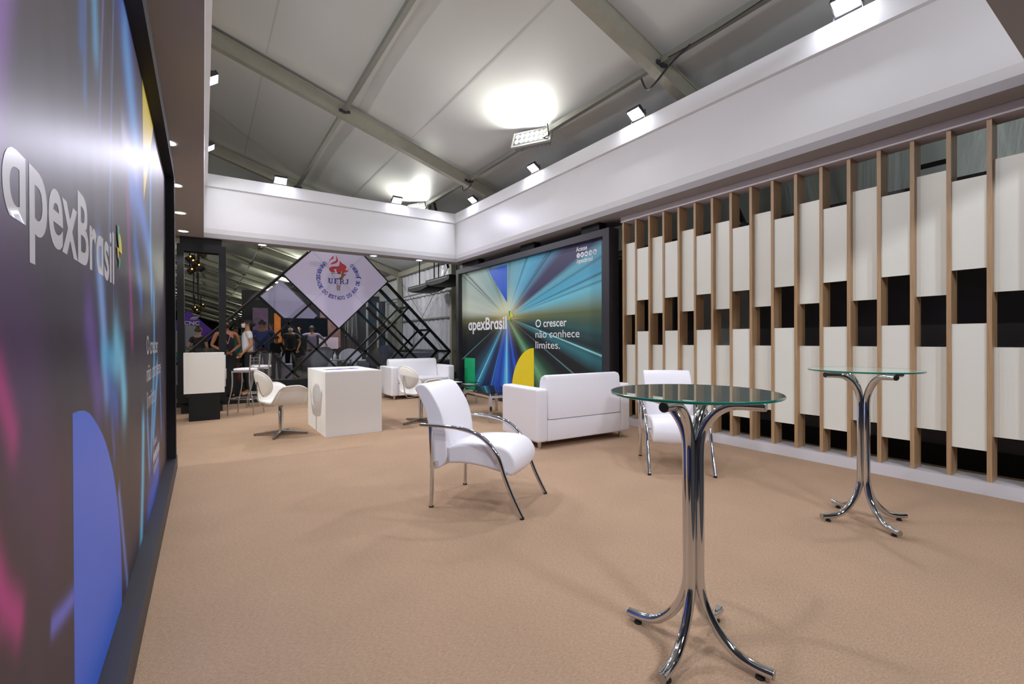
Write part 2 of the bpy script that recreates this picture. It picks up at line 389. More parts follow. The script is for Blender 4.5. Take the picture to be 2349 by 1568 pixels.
# ---------------------------------------------------------------- downlights in the soffit
DL = mat('downlight_lens', (.9, .9, .9), .4, emit=(1, .98, .94), es=14)
dl_labels = {}
def downlight(x, y, label):
    t = thing('downlight', (x, y, 3.118), 0, label, 'light', 'round recessed downlights in the soffit')
    MB().lathe([(.085, 0), (.085, -.006), (.072, -.010), (.066, -.006), (.066, 0)], n=28).build('rim', mat('downlight_rim', (.85, .85, .85), .4), t)
    MB().lathe([(.0, -.007), (.066, -.007)], n=28).build('lens', DL, t)
    d = bpy.data.lights.new('downlight_lamp', 'SPOT'); d.energy = 34; d.spot_size = R(110); d.shadow_soft_size = .06; d.color = (1, .97, .93)
    o = bpy.data.objects.new('downlight_lamp', d); COL.objects.link(o); o.parent = t; o.location = (0, 0, -.03)
    return t
downlight(.945, 10.0, 'round downlight under the end fascia, left of the diamond sign')
downlight(3.078, 10.0, 'round downlight under the end fascia, at the top right of the diamond sign')
downlight(4.125, 10.0, 'round downlight under the end fascia, nearest the driving-scene display')
for y, l in ((5.33, 'topmost in the photo, half hidden by the left frame'), (6.73, 'second from the top beside the black frame edge'),
             (8.14, 'third from the top beside the black frame edge'), (9.46, 'lowest, just above the black open portal')):
    downlight(-.27, y, 'round downlight in the left soffit, ' + l)

# ---------------------------------------------------------------- small floodlights on the fascia lip
LENSM = mat('flood_lens', (.95, .95, .95), .3, emit=(.97, .97, 1), es=30)
fl_names = {(4.93, 1.83): 'nearest the camera, top right of the photo', (4.93, 4.31): 'second from the camera', (4.93, 6.67): 'third, just right of the big purlin flood',
            (4.93, 8.91): 'farthest, close to the inner corner'}
for (p, (ax, ay), k) in FLOODS:
    ang = math.atan2(ax, -ay)
    if k == 's': lab = 'small bright floodlight on the right white fascia, ' + fl_names[(4.93, p[1])]
    elif k == 'e': lab = 'small bright floodlight on the end white fascia, ' + ('left one' if p[0] < 2 else 'right one near the glowing roof corner')
    else:
        lab = 'small bright floodlight on the left fascia edge, ' + ('upper nearer one in the photo' if p[1] == 6.5 else 'lower farther one in the photo' if p[1] == 8.8 else 'added unseen above the left soffit')
        if p[1] < 6: continue
    t = thing('floodlight', p, ang, lab, 'light', 'small floodlights along the fascia top')
    tilt = Matrix.Rotation(R(55), 3, 'X')
    def tb(mb):  # tilt so that the lens looks down and forward
        mb.v = [tuple(tilt @ Vector(v)) for v in mb.v]; return mb
    tb(MB().box(-.11, -.02, -.08, .11, .03, .08).box(-.08, .03, -.055, .08, .05, .055)).build('housing', CHAR, t)
    tb(MB().box(-.098, -.023, -.068, .098, -.020, .068)).build('lens', LENSM, t)
    MB().box(-.12, .035, -.12, -.112, .055, .02).box(.112, .035, -.12, .12, .055, .02).box(-.12, .035, -.12, .12, .065, -.112).build('bracket', CHAR, t)

# large LED floods on the purlin
def roof_flood(x, y, lab):
    t = thing('led_floodlight', (x, y, 4.66), 0, lab, 'light', 'large LED floods on the roof purlin')
    M = Matrix.Rotation(R(14), 3, 'Z') @ Matrix.Rotation(R(45), 3, 'Y')
    # plate: local x = normal (towards -x/up)
    def tf(mb): mb.v = [tuple(Matrix.Rotation(R(30), 3, 'Z') @ (Matrix.Rotation(R(24), 3, 'Y') @ Vector(v))) for v in mb.v]; return mb
    tf(MB().box(-.07, -.36, -.16, -.03, .36, .16)).build('rim', mat('light_grey_cast_aluminium', (.45, .45, .43), .4, .5), t)
    tf(MB().box(-.03, -.32, -.13, .05, .32, .13).box(.05, -.2, -.07, .10, .2, .07)).build('housing', mat('grey_cast_aluminium', (.22, .22, .23), .5, .4), t)
    fb = MB()
    for k in range(9): fb.box(.05, -.30+.072*k, -.12, .085, -.295+.072*k, .12)
    tf(fb).build('fin', mat('grey_cast_aluminium'), t)
    tf(MB().box(-.074, -.32, -.12, -.071, .32, .12)).build('front_plate', CHAR, t)
    lb = MB()
    for i in range(7):
        for j in (-1, 1):
            c = Vector((-.078, -.264+.088*i, j*.055))
            lb.add([tuple(c+Vector((0, .036*math.cos(a*PI/8), .045*math.sin(a*PI/8)))) for a in range(16)], [tuple(reversed(range(16)))])
    tf(lb).build('led_lens', LENSM, t)
    MB().tube([(.0, .39, .12), (.03, .39, -.05), (.03, -.39, -.05), (.0, -.39, .12)], .012, 8).build('bracket', CHAR, t)
    MB().tube(spline([(.05, 0, .02), (.1, .1, .12), (.04, .2, .07), (.05, .34, .09)], 6), .008, 8).build('cable', RUBBER, t)
roof_flood(4.66, 6.31, 'large grey LED floodlight with fourteen lenses hung on the roof purlin in mid photo')
roof_flood(4.66, 11.3, 'large LED floodlight on the purlin beyond the end fascia, in the glowing corner')
# cables along the purlin
cb = MB().tube(spline([(4.70, 8.6, 4.66), (4.68, 8.55, 4.52), (4.62, 8.75, 4.45), (4.69, 8.93, 4.62)], 6), .010, 8)
tag(cb.build('cable_loop', RUBBER), 'black cable looping under the middle rafter at the purlin', 'cable')
cb = MB().tube(spline([(4.70, 3.3, 4.68), (4.68, 3.55, 4.58), (4.60, 3.72, 4.40), (4.66, 3.9, 4.42), (4.70, 4.02, 4.62)], 6), .012, 8)
tag(cb.build('cable_loop', RUBBER), 'black cable looping under the nearest rafter at the purlin clamp', 'cable')
cb = MB().tube(spline([(4.69, -1, 4.70), (4.69, 1.0, 4.665), (4.69, 2.0, 4.69), (4.69, 3.0, 4.66), (4.69, 3.6, 4.68)], 6), .006, 8)
tag(cb.build('cable', RUBBER), 'black cable hanging along the upper purlin at top right', 'cable')

# ---------------------------------------------------------------- slatted partition
SP = thing('slat_partition', (5.28, 0, 0), 0, 'long partition of oak posts with staggered cream white panels on a white plinth', 'partition')
MB().box(-.025, -1.0, 0, .25, 4.90, .105).build('plinth', mat('white_plinth', (.74, .73, .76), .5), SP)
MB().box(-.025, -1.0, 3.037, .20, 4.90, 3.117).build('header_beam', mat('white_header', (.72, .69, .76), .5), SP)
for k in range(-7+7, 24):
    yp = 4.891-.2445*k
    MB().box(0, yp-.031, .1055, .17, yp, 3.0365).build('post', WOOD, SP)
    ya, yb = yp-.031, yp-.2445
    yb2 = yb+.0003; ya2 = ya-.0003
    if k % 2 == 0:
        for (z0, z1) in ((1.645, 2.718), (.469, 1.197)): MB().box(.055, yb2, z0, .073, ya2, z1).build('panel', PANELW, SP)
    else:
        for (z0, z1) in ((1.845, 2.598), (.352, 1.392)): MB().box(.012, yb2, z0, .030, ya2, z1).build('panel', PANELW, SP)
# speaker stand things behind partition
tg = MB().box(6.02, 1.62, 2.75, 6.10, 1.66, 3.02).box(6.02, 1.35, 2.98, 6.06, 1.66, 3.02).box(5.98, 1.36, 2.62, 6.199, 1.9, 2.80)
tag(tg.build('hanging_fixture', CHAR), 'dark fixture with thin rods glimpsed above the panels behind the right posts', 'fixture')
tag(MB().beam((6.05, 3.35, 2.62), (6.05, 3.55, 3.1), .05, .05).box(6.02, 3.2, 2.6, 6.199, 3.45, 2.66).build('brace', BLACKM), 'black diagonal brace seen above the white panels between posts', 'brace')

# ---------------------------------------------------------------- printed graphics (colour grids)
def attrmat(name, rough=.3, coat=0., emis=0.):
    m = bpy.data.materials.new(name); m.use_nodes = True; nt = m.node_tree; b = nt.nodes['Principled BSDF']
    a = nt.nodes.new('ShaderNodeAttribute'); a.attribute_name = 'print'; nt.links.new(a.outputs['Color'], b.inputs['Base Color'])
    b.inputs['Roughness'].default_value = rough; b.inputs['Coat Weight'].default_value = coat; b.inputs['Coat Roughness'].default_value = .25
    if emis:
        nt.links.new(a.outputs['Color'], b.inputs['Emission Color']); b.inputs['Emission Strength'].default_value = emis
    return m
def grid_print(name, x, ya, yb, za, zb, nu, nv, fn, m, parent, flip=False):
    U, V = np.meshgrid(np.linspace(ya, yb, nu), np.linspace(za, zb, nv)); col = fn(U, V)
    co = np.stack([np.full(U.size, x), U.ravel(), V.ravel()], 1)
    idx = np.arange(nu*nv).reshape(nv, nu); q = np.stack([idx[:-1, :-1], idx[:-1, 1:], idx[1:, 1:], idx[1:, :-1]], -1).reshape(-1, 4)
    if flip: q = q[:, ::-1]
    me = bpy.data.meshes.new(name); me.from_pydata(co.tolist(), [], q.tolist())
    at = me.color_attributes.new('print', 'FLOAT_COLOR', 'POINT')
    rgba = np.concatenate([col.reshape(-1, 3), np.ones((U.size, 1))], 1).astype(np.float32)
    at.data.foreach_set('color', rgba.ravel()); me.materials.append(m)
    o = bpy.data.objects.new(name, me); COL.objects.link(o)
    if parent: o.parent = parent
    return o
rng = np.random.default_rng(3)
def noise1(x, seed, k):
    r = np.random.default_rng(seed).random(4096); i = np.floor(x*k).astype(int); f = x*k-i; f = f*f*(3-2*f)
    return r[i % 4096]*(1-f)+r[(i+1) % 4096]*f
def srgb(*c): return np.array([((v/255+.055)/1.055)**2.4 if v > 10 else v/255/12.92 for v in c])
def right_print(Y, Z):
    dy = -(Y-8.03); dz = Z-1.75; a = (np.degrees(np.arctan2(dz, dy))) % 360; r = np.hypot(dy, dz)
    stops = [(0, (90, 105, 70)), (4, (110, 150, 150)), (8, (105, 185, 205)), (14, (75, 165, 200)), (20, (95, 165, 185)), (23, (50, 50, 85)), (30, (60, 55, 90)), (35, (75, 120, 150)),
             (45, (80, 160, 195)), (60, (95, 170, 195)), (75, (110, 165, 180)), (90, (105, 160, 175)), (110, (110, 155, 160)), (135, (140, 170, 165)), (160, (175, 190, 180)),
             (172, (190, 200, 185)), (180, (90, 95, 70)), (186, (55, 60, 50)), (195, (25, 30, 32)), (212, (20, 23, 28)), (222, (30, 60, 80)), (231, (50, 130, 165)), (236, (15, 40, 90)), (243, (10, 25, 60)),
             (250, (20, 85, 190)), (257, (15, 45, 140)), (263, (20, 100, 200)), (269, (110, 200, 225)), (272, (25, 95, 190)), (280, (12, 35, 110)), (286, (25, 85, 200)), (291, (15, 25, 80)),
             (300, (20, 22, 35)), (305, (30, 50, 45)), (314, (95, 150, 110)), (322, (40, 80, 60)), (328, (20, 22, 28)), (338, (22, 26, 30)), (343, (50, 110, 120)), (347, (25, 40, 45)), (353, (40, 80, 80)), (360, (90, 105, 70))]
    A = np.array([s[0] for s in stops]); C = np.array([srgb(*s[1]) for s in stops]); col = np.stack([np.interp(a, A, C[:, i]) for i in range(3)], -1)
    ln = np.where(a > 182, .80+.40*noise1(a/360, 5, 200), .90+.14*noise1(a/360, 5, 90)); col *= (ln*.86)[..., None]
    for (ang, w, k) in ((37.5, .8, .65), (39.5, .5, .6), (57, .7, .75), (59, .5, .6), (83, .6, .6), (86, .5, .6), (101, .5, .7), (120, .9, .75), (123, .7, .7), (127, .5, .6), (148, .8, .75), (151, .5, .6), (12, .5, .6), (9.5, .4, .5), (17, .6, .4)):
        col *= (1-k*np.exp(-((a-ang)/w)**2)*np.clip(r*2.5, 0, 1))[..., None]
    for (ang, w, c) in ((246, .35, (60, 150, 230)), (229, .5, (130, 210, 230)), (333, .3, (90, 130, 140)), (345, .3, (150, 210, 215)), (205, .3, (90, 140, 150)), (294, .25, (60, 90, 200))):
        g = (np.exp(-((a-ang)/w)**2)*np.clip(r, 0, 1))[..., None]; col = col*(1-g)+srgb(*c)*g
    g = np.exp(-(r/.42)**2)[..., None]*.75*np.where(dz > -.05, 1, .35)[..., None]; col = col*(1-g)+srgb(225, 220, 170)*g
    ax = (np.exp(-(dz/.10)**2)*np.exp(-(dy/1.3)**2))[..., None]*.6; col = col*(1-ax)+srgb(120, 110, 50)*ax
    return np.clip(col, 0, 1)
def ribbons(Y, Z, L, col):
    for (pts, w, c, k) in L:
        P = np.array(pts); best = np.full(Y.shape, 9.)
        for i in range(len(P)-1):
            a = P[i]; b = P[i+1]; d = b-a; t = np.clip(((Y-a[0])*d[0]+(Z-a[1])*d[1])/(d@d+1e-9), 0, 1)
            best = np.minimum(best, np.hypot((Y-a[0]-t*d[0])/w, (Z-a[1]-t*d[1])/(w*1.5)))
        g = (k*np.exp(-best**2))[..., None]; col = col*(1-g)+srgb(*c)*g
    return col
def left_print(Y, Z):
    n = .6*noise1(Y/9+Z/40, 11, 120)+.4*noise1(Y/5, 12, 60)
    col = np.ones(Y.shape+(3,))*srgb(50, 38, 56)*(.65+.7*n)[..., None]
    col = col*(1-.35*np.exp(-((Z-1.1)/.5)**2)[..., None])
    L = [([(1.15, 1.7), (1.19, 1.85), (1.26, 2.1)], .06, (150, 100, 190), .8), ([(1.88, 2.6), (1.87, 2.18)], .04, (60, 110, 190), .7), ([(2.05, 2.7), (2.1, 2.29)], .06, (90, 170, 220), .9),
         ([(1.93, 2.35), (1.92, 2.05)], .03, (70, 120, 200), .6), ([(2.3, 2.8), (2.16, 2.04)], .018, (120, 120, 190), .7), ([(2.51, 2.8), (2.34, 1.64)], .018, (90, 120, 180), .7), ([(2.40, 2.5), (2.44, 1.4)], .012, (110, 100, 160), .5),
         ([(2.74, 2.86), (2.95, 2.62), (3.15, 2.42), (3.3, 2.28)], .17, (55, 85, 200), .9), ([(2.85, 2.7), (3.05, 2.5), (3.22, 2.36)], .12, (95, 165, 225), .95), ([(2.74, 2.23), (3.01, 2.2), (3.25, 2.15)], .05, (190, 190, 225), .6),
         ([(3.0, 2.05), (3.34, 2.08), (3.74, 1.97), (4.02, 1.85), (4.1, 1.7)], .09, (80, 130, 225), .9), ([(4.09, 2.5), (4.03, 1.94), (4.1, 1.6)], .06, (90, 180, 235), .8), ([(2.88, 1.95), (2.95, 1.6), (3.01, 1.3)], .05, (150, 50, 130), .8),
         ([(3.16, 1.8), (3.3, 1.68), (3.44, 1.55)], .07, (60, 120, 215), .8), ([(2.13, 1.55), (2.2, 1.35), (2.26, 1.12)], .06, (130, 170, 230), .95), ([(2.2, 1.22), (2.35, 1.2), (2.5, 1.18)], .05, (90, 190, 230), .8),
         ([(2.5, 1.26), (2.66, 1.16), (2.72, 1.02)], .08, (120, 200, 235), .95), ([(1.96, 1.33), (2.03, 1.22), (2.1, 1.1)], .08, (110, 80, 170), .7), ([(2.3, 1.12), (2.5, 1.0)], .06, (60, 110, 210), .6),
         ([(1.12, 1.25), (1.18, 1.2), (1.25, 1.10)], .035, (200, 40, 130), .9), ([(1.14, .9), (1.2, .8), (1.27, .74)], .035, (200, 50, 140), .8), ([(2.38, .98), (2.43, .82)], .03, (80, 90, 170), .6),
         ([(2.55, .62), (2.66, .40), (2.77, .16)], .03, (110, 140, 225), .7), ([(3.5, .75), (3.45, .45), (3.35, .12)], .07, (100, 190, 230), 1.), ([(3.75, .75), (3.85, .45)], .05, (90, 160, 225), .8),
         ([(4.28, 1.6), (4.27, 1.15), (3.99, .55)], .06, (80, 170, 235), .9), ([(4.53, 1.05), (4.3, .8), (4.15, .6)], .06, (90, 180, 240), .9), ([(4.78, .98), (4.85, .75), (4.89, .55)], .05, (70, 130, 225), .8),
         ([(4.5, .30), (4.2, .2), (3.8, .12)], .12, (60, 100, 220), .85), ([(1.51, .6), (1.60, .585), (1.72, .57)], .018, (110, 120, 230), .8), ([(1.4, 1.05), (1.5, .9)], .15, (90, 50, 110), .35), ([(1.2, 1.45), (1.3, 1.2)], .15, (90, 50, 110), .4)]
    return np.clip(ribbons(Y, Z, L, col), 0, 1)
LETW = mat('white_print', (.80, .80, .83), .35); YEL = mat('yellow_print', (.80, .62, .01), .4); GRN = mat('green_print', (.01, .40, .16), .4)
BLU = mat('blue_print', (.02, .10, .55), .4); CBLU = mat('cornflower_print', (.04, .15, .78), .35, spec=.4)

def logo_mark(parent, o, u, v, s):
    """pinwheel of yellow and green quarters beside the wordmark"""
    u = Vector(u); v = Vector(v); o = Vector(o); n = u.cross(v)*.004
    def P(pts): return [tuple(o+u*a*s+v*b*s+n) for a, b in pts]
    arc = lambda cx, cy, r, a0, a1: [(cx+r*math.cos(R(a0+(a1-a0)*k/8)), cy+r*math.sin(R(a0+(a1-a0)*k/8))) for k in range(9)]
    flatpoly('logo_mark', P([(.05, 0), (.05, .5), (.05, 1.0), (-.35, 1.0), (-.35, .5)]), GRN, parent)
    flatpoly('logo_mark', P([(.05, 0)]+arc(.05, 0, .75, 0, 90)[0:9]), YEL, parent)
    flatpoly('logo_mark', P([(-.45, .1)]+arc(.05, .1, .5, 180, 270)+[(-.05, -.4), (-.05, .1)]), YEL, parent)
    flatpoly('logo_mark', P([(-.05, -.25), (.35, -.25), (.30, -.5), (-.05, -.75)]), GRN, parent)
# ---- right display
RD = thing('display_wall', (0, 0, 0), 0, 'big framed print of blue road light trails under the end of the right fascia', 'display')
RD.location = (5.24, 7.6, 0)
def inv(o): return o
def relbox(mb, P): mb.v = [tuple(Vector(v)-P) for v in mb.v]; return mb
P0 = Vector((5.24, 7.6, 0)); X = 5.14
relbox(MB().box(X, 5.03, 2.875, X+.21, 10.15, 2.985), P0).build('frame_top', CHAR, RD)
relbox(MB().box(X, 5.03, 0, X+.21, 5.165, 2.8745), P0).build('frame_side', CHAR, RD)
relbox(MB().box(X, 10.03, 0, X+.21, 10.15, 2.8745), P0).build('frame_side', CHAR, RD)
relbox(MB().box(X, 5.166, 0, X+.21, 10.029, .20), P0).build('frame_base', CHAR, RD)
relbox(MB().box(X+.12, 5.17, .2005, X+.20, 10.025, 2.874), P0).build('backing', BLACKM, RD)
relbox(MB().box(X+.095, 5.166, .2005, X+.118, 5.285, 2.874), P0).build('reveal', mat('dark_teal_reveal', (.01, .04, .06), .4), RD)
for (a, b) in ((5.28, 5.69), (7.0, 7.45), (9.1, 9.9)):
    relbox(MB().box(5.18, a, 2.986, 5.33, b, 3.118), P0).build('spacer_block', BLACK, RD)
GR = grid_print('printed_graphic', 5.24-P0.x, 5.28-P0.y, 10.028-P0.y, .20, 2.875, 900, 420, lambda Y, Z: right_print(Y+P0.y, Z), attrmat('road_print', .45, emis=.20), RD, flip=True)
def rp(y, z): return (5.24-.004-P0.x, y-P0.y, z)
U = (0, -1, 0); V = (0, 0, 1)
text('apexBrasil', LETW, GR, rp(9.70, 1.512), U, V, 1.66, .262, .022, single=True)
logo_mark(GR, rp(7.905, 1.74), U, V, .135)
text('O crescer', LETW, GR, rp(7.035, 1.515), U, V, .90, .14, .012)
text('não conhece', LETW, GR, rp(7.037, 1.317), U, V, 1.23, .135, .0)
text('limites.', LETW, GR, rp(7.038, 1.115), U, V, .72, .135, .0)
text('Acesse', LETW, GR, rp(5.885, 2.755), U, V, .27, .075, .012)
text('/apexbrasil', LETW, GR, rp(5.873, 2.555), U, V, .39, .075, .012, single=True)
def disc(name, c, u, v, r, m, parent, n=24, ry=None):
    c = Vector(c); u = Vector(u); v = Vector(v); return flatpoly(name, [tuple(c+u*r*math.cos(2*PI*k/n)+v*(ry or r)*math.sin(2*PI*k/n)) for k in range(n)], m, parent)
ICB = mat('icon_blue', (.05, .22, .42), .4)
for i, (yy, ch) in enumerate(((5.829, 'f'), (5.733, 't'), (5.638, ''), (5.535, ''), (5.435, 'in'))):
    c = Vector(rp(yy, 2.686)); d_ = disc('icon', c, U, V, .043, LETW, GR); c2 = c+Vector((-.003, 0, 0))
    if ch == 'f' or ch == 'in': text(ch, ICB, GR, c2+Vector((0, .012 if ch == 'f' else .022, -.025)), U, V, .024 if ch == 'f' else .044, .052, .02, 'icon_glyph', 0)
    elif ch == 't':
        pts = [(-.026, -.016), (-.008, -.012), (-.022, .0), (-.024, .016), (-.006, .006), (.002, .018), (.014, .018), (.026, .016), (.018, .002), (.010, -.016), (-.006, -.022)]
        flatpoly('icon_glyph', [tuple(c2+Vector((0, -a, b))) for a, b in pts], ICB, GR)
    elif i == 2:
        flatpoly('icon_glyph', [tuple(c2+Vector((0, -a, b))) for a, b in ((-.027, -.018), (.027, -.018), (.027, .018), (-.027, .018))], ICB, GR)
        flatpoly('icon_glyph', [tuple(c2+Vector((-.002, -a, b))) for a, b in ((-.007, -.010), (.011, 0), (-.007, .010))], LETW, GR)
    else:
        disc('icon_glyph', c2, U, V, .026, ICB, GR); disc('icon_glyph', c2+Vector((-.002, 0, 0)), U, V, .020, LETW, GR); disc('icon_glyph', c2+Vector((-.004, 0, 0)), U, V, .011, ICB, GR)
flatpoly('blue_wedge', [rp(8.78, 2.82), rp(8.024, 2.84), rp(8.029, 2.06)][::-1], BLU, GR)
flatpoly('green_block', [rp(9.907, .20), rp(9.907, .858), rp(9.391, .858), rp(9.391, .20)][::-1], GRN, GR)
flatpoly('yellow_quarter', [rp(7.094, .2)]+[rp(7.094+.77*math.cos(R(a)), .2+.92*math.sin(R(a))) for a in range(0, 91, 6)], YEL, GR)

# ---- left display
P1 = Vector((-.30, 3.3, 0))
LD = thing('display_wall', P1, 0, 'very large glossy dark print with violet and blue light ribbons along the left edge', 'display')
relbox(MB().box(-.42, .3, 2.87, -.23, 5.72, 2.985), P1).build('frame_top', BLACK, LD)
relbox(MB().box(-.42, 5.58, .131, -.23, 5.72, 2.8695), P1).build('frame_side', BLACK, LD)
relbox(MB().box(-.42, .3, .0, -.225, 5.775, .13), P1).build('frame_base', CHAR, LD)
relbox(MB().box(-.42, .3, .1305, -.302, 5.579, 2.869), P1).build('backing', BLACKM, LD)
for (a, b) in ((1.2, 1.6), (3.2, 3.6), (5.0, 5.4)): relbox(MB().box(-.40, a, 2.986, -.26, b, 3.118), P1).build('spacer_block', BLACK, LD)
LM = attrmat('dark_ribbon_print', .40, .0)
LM.node_tree.nodes['Principled BSDF'].inputs['Specular IOR Level'].default_value = .42
GL = grid_print('printed_graphic', 0, .3-P1.y, 5.579-P1.y, .131, 2.869, 760, 380, lambda Y, Z: left_print(Y+P1.y, Z), LM, LD)
def lp(y, z): return (.0002, y-P1.y, z)
U = (0, 1, 0)
LETL = mat('soft_white_print', (.62, .62, .65), .27)
text('apexBrasil', LETL, GL, lp(1.20, 1.508), U, V, 1.255, .198, .020, single=True)
logo_mark(GL, lp(2.56, 1.655), U, V, .105)
text('O crescer', LETL, GL, lp(3.72, 1.19), U, V, .87, .118, .012)
text('não conhece', LETL, GL, lp(3.71, 1.015), U, V, 1.13, .112, .0)
text('limites.', LETL, GL, lp(3.715, .84), U, V, .62, .112, .0)
text('Acesse', LETL, GL, lp(4.12, .52), U, V, .29, .06, .01)
for i in range(5): disc('icon', Vector(lp(4.17+.11*i, .44)), U, V, .042, LETL, GL)
text('/apexbrasil', LETL, GL, lp(4.12, .33), U, V, .45, .07, .01)
flatpoly('yellow_wedge', [lp(3.576, 2.868), lp(3.62, 2.137), lp(4.33, 2.868)], YEL, GL)
bl = [(1.728, 1.071), (1.825, 1.061), (2.017, 1.019), (2.214, .929), (2.381, .78), (2.483, .631), (2.55, .50), (2.58, .398), (2.60, .28), (2.60, .132), (1.724, .132)]
bl = [(1.724, 1.075)]+[(p.x, p.y) for p in spline([(1.80, 1.072), (1.90, 1.058), (2.017, 1.019), (2.214, .915), (2.381, .77), (2.483, .631), (2.55, .50), (2.585, .38), (2.60, .25), (2.60, .1325)], 5)]+[(1.724, .1325)]
flatpoly('blue_half_round', [lp(*q) for q in bl][::-1], CBLU, GL)

# ---------------------------------------------------------------- white pedestal, counter, portal
t = thing('display_pedestal', (1.705, 7.03, 0), 0, 'plain white cube pedestal standing on the carpet behind the swivel chair', 'pedestal')
MB().box(-.375, -.61, 0, .375, .61, .838).build('body', MDFW, t)
MB().box(-.376, -.611, .838, .376, .611, .862).build('top_panel', mat('white_top', (.86, .86, .86), .35), t)
fl = thing('flyer', (1.72, 7.0, .8625), R(20), 'blue and orange printed leaflet lying on the white cube pedestal', 'leaflet')
MB().box(-.17, -.09, 0, .17, .09, .002).build('sheet', mat('blue_leaflet', (.08, .11, .40), .4), fl)
disc('printed_patch', (.02, .0, .0026), (1, 0, 0), (0, 1, 0), .07, mat('orange_ink', (.75, .45, .25), .5), fl)
ff = MB().box(-.30, -.03, 0, -.12, .07, .0015); ff.build('back_sheet', RUBBER, fl)
t = thing('reception_counter', (.01, 9.15, 0), 0, 'small white box counter on a black pedestal in front of the open portal', 'counter')
MB().box(-.21, -.22, 0, .21, .22, .4395).build('pedestal', BLACK, t)
MB().box(-.275, -.22, .44, .275, .18, 1.088).build('cabinet', MDFW, t)
MB().box(-.27, .181, .50, .305, .26, 1.04).build('back_panel', MDFW, t)
MB().tube([(.315, .25, .62), (.315, .25, .80)], .008, 8).build('handle', CHROME, t)
tag(MB().box(-.12, 9.02, 1.0885, .09, 9.17, 1.091).build('paper_sheet', mat('pale_paper', (.62, .70, .72), .5)), 'pale paper sheets lying on the white box counter', 'paper')
t = thing('portal_frame', (-.015, 10.0, 0), 0, 'tall open black rectangular portal frame beyond the white box counter', 'frame')
MB().box(-.363, -.1, .19, -.262, .11, 2.985).build('upright', BLACK, t); MB().box(.252, -.1, .19, .363, .11, 2.985).build('upright', BLACK, t)
MB().box(-.2615, -.1, 2.86, .2515, .11, 2.985).build('lintel', BLACK, t); MB().box(-.2615, -.1, .19, .2515, .11, .30).build('sill', BLACK, t)
MB().box(-.32, -.08, 2.986, .30, .10, 3.118).build('spacer_block', BLACK, t)
MB().box(-.32, -.02, 0, .30, .85, .1895).build('base', BLACKM, t)

# ---------------------------------------------------------------- furniture
def glass_top_round(t, r, z, n=64):
    MB().lathe([(0, z), (r-.001, z)], n=n).build('glass_top', GLASS, t)
    MB().lathe([(r-.001, z+.0005), (r+.002, z-.001), (r+.003, z-.005), (r+.002, z-.009), (r-.001, z-.0105)], n=n).build('glass_edge', GEDGE, t)
def bar_table(loc, a0, lab):
    t = thing('bar_table', loc, R(a0), lab, 'table', 'round glass bar tables')
    glass_top_round(t, .328, 1.056)
    for k in range(4):
        a = k*PI/2; c, s = math.cos(a), math.sin(a); off = .0245
        prof = [(.295, .034), (.235, .035), (.175, .048), (.125, .082), (.085, .125), (.055, .175), (.034, .235), (off, .30), (off, .42), (off, .55), (off, .70), (off, .80), (.029, .86), (.046, .915), (.078, .965), (.12, 1.0), (.17, 1.016), (.27, 1.020)]
        pa = [(p.x*c, p.x*s, p.y) for p in spline([(x, z) for x, z in prof], 5)]
        leg = MB().tube(pa, .0195, 20, refup=(-s, c, 0)).build('leg', CHROME, t)
        MB().tube([(.2955*c, .2955*s, .034), (.2985*c, .2985*s, .034)], .0180, 20).build('end_cap', mat('steel_cap', (.5, .5, .5), .3, 1), leg)
        MB().tube([(.2705*c, .2705*s, 1.020), (.2735*c, .2735*s, 1.020)], .0180, 20).build('end_cap', RUBBER if k in (1, 2) else mat('steel_cap'), leg)
        MB().lathe([(0, 0), (.017, 0), (.017, .007), (.010, .010), (.010, .0165), (0, .0165)], (.25*c, .25*s, 0), 14).build('foot_pad', RUBBER, leg)
        MB().lathe([(0, 1.040), (.012, 1.040), (.012, 1.0455), (0, 1.0455)], (.23*c, .23*s, 0), 12).build('glass_pad', mat('clear_pad', (.6, .65, .65), .2), leg)
    return t
bar_table((1.673, 1.167, 0), 13, 'tall round glass bar table nearest the camera on bent chrome tubes')
bar_table((3.83, 1.32, 0), 57, 'farther tall round glass bar table on bent chrome tubes, by the slatted partition')

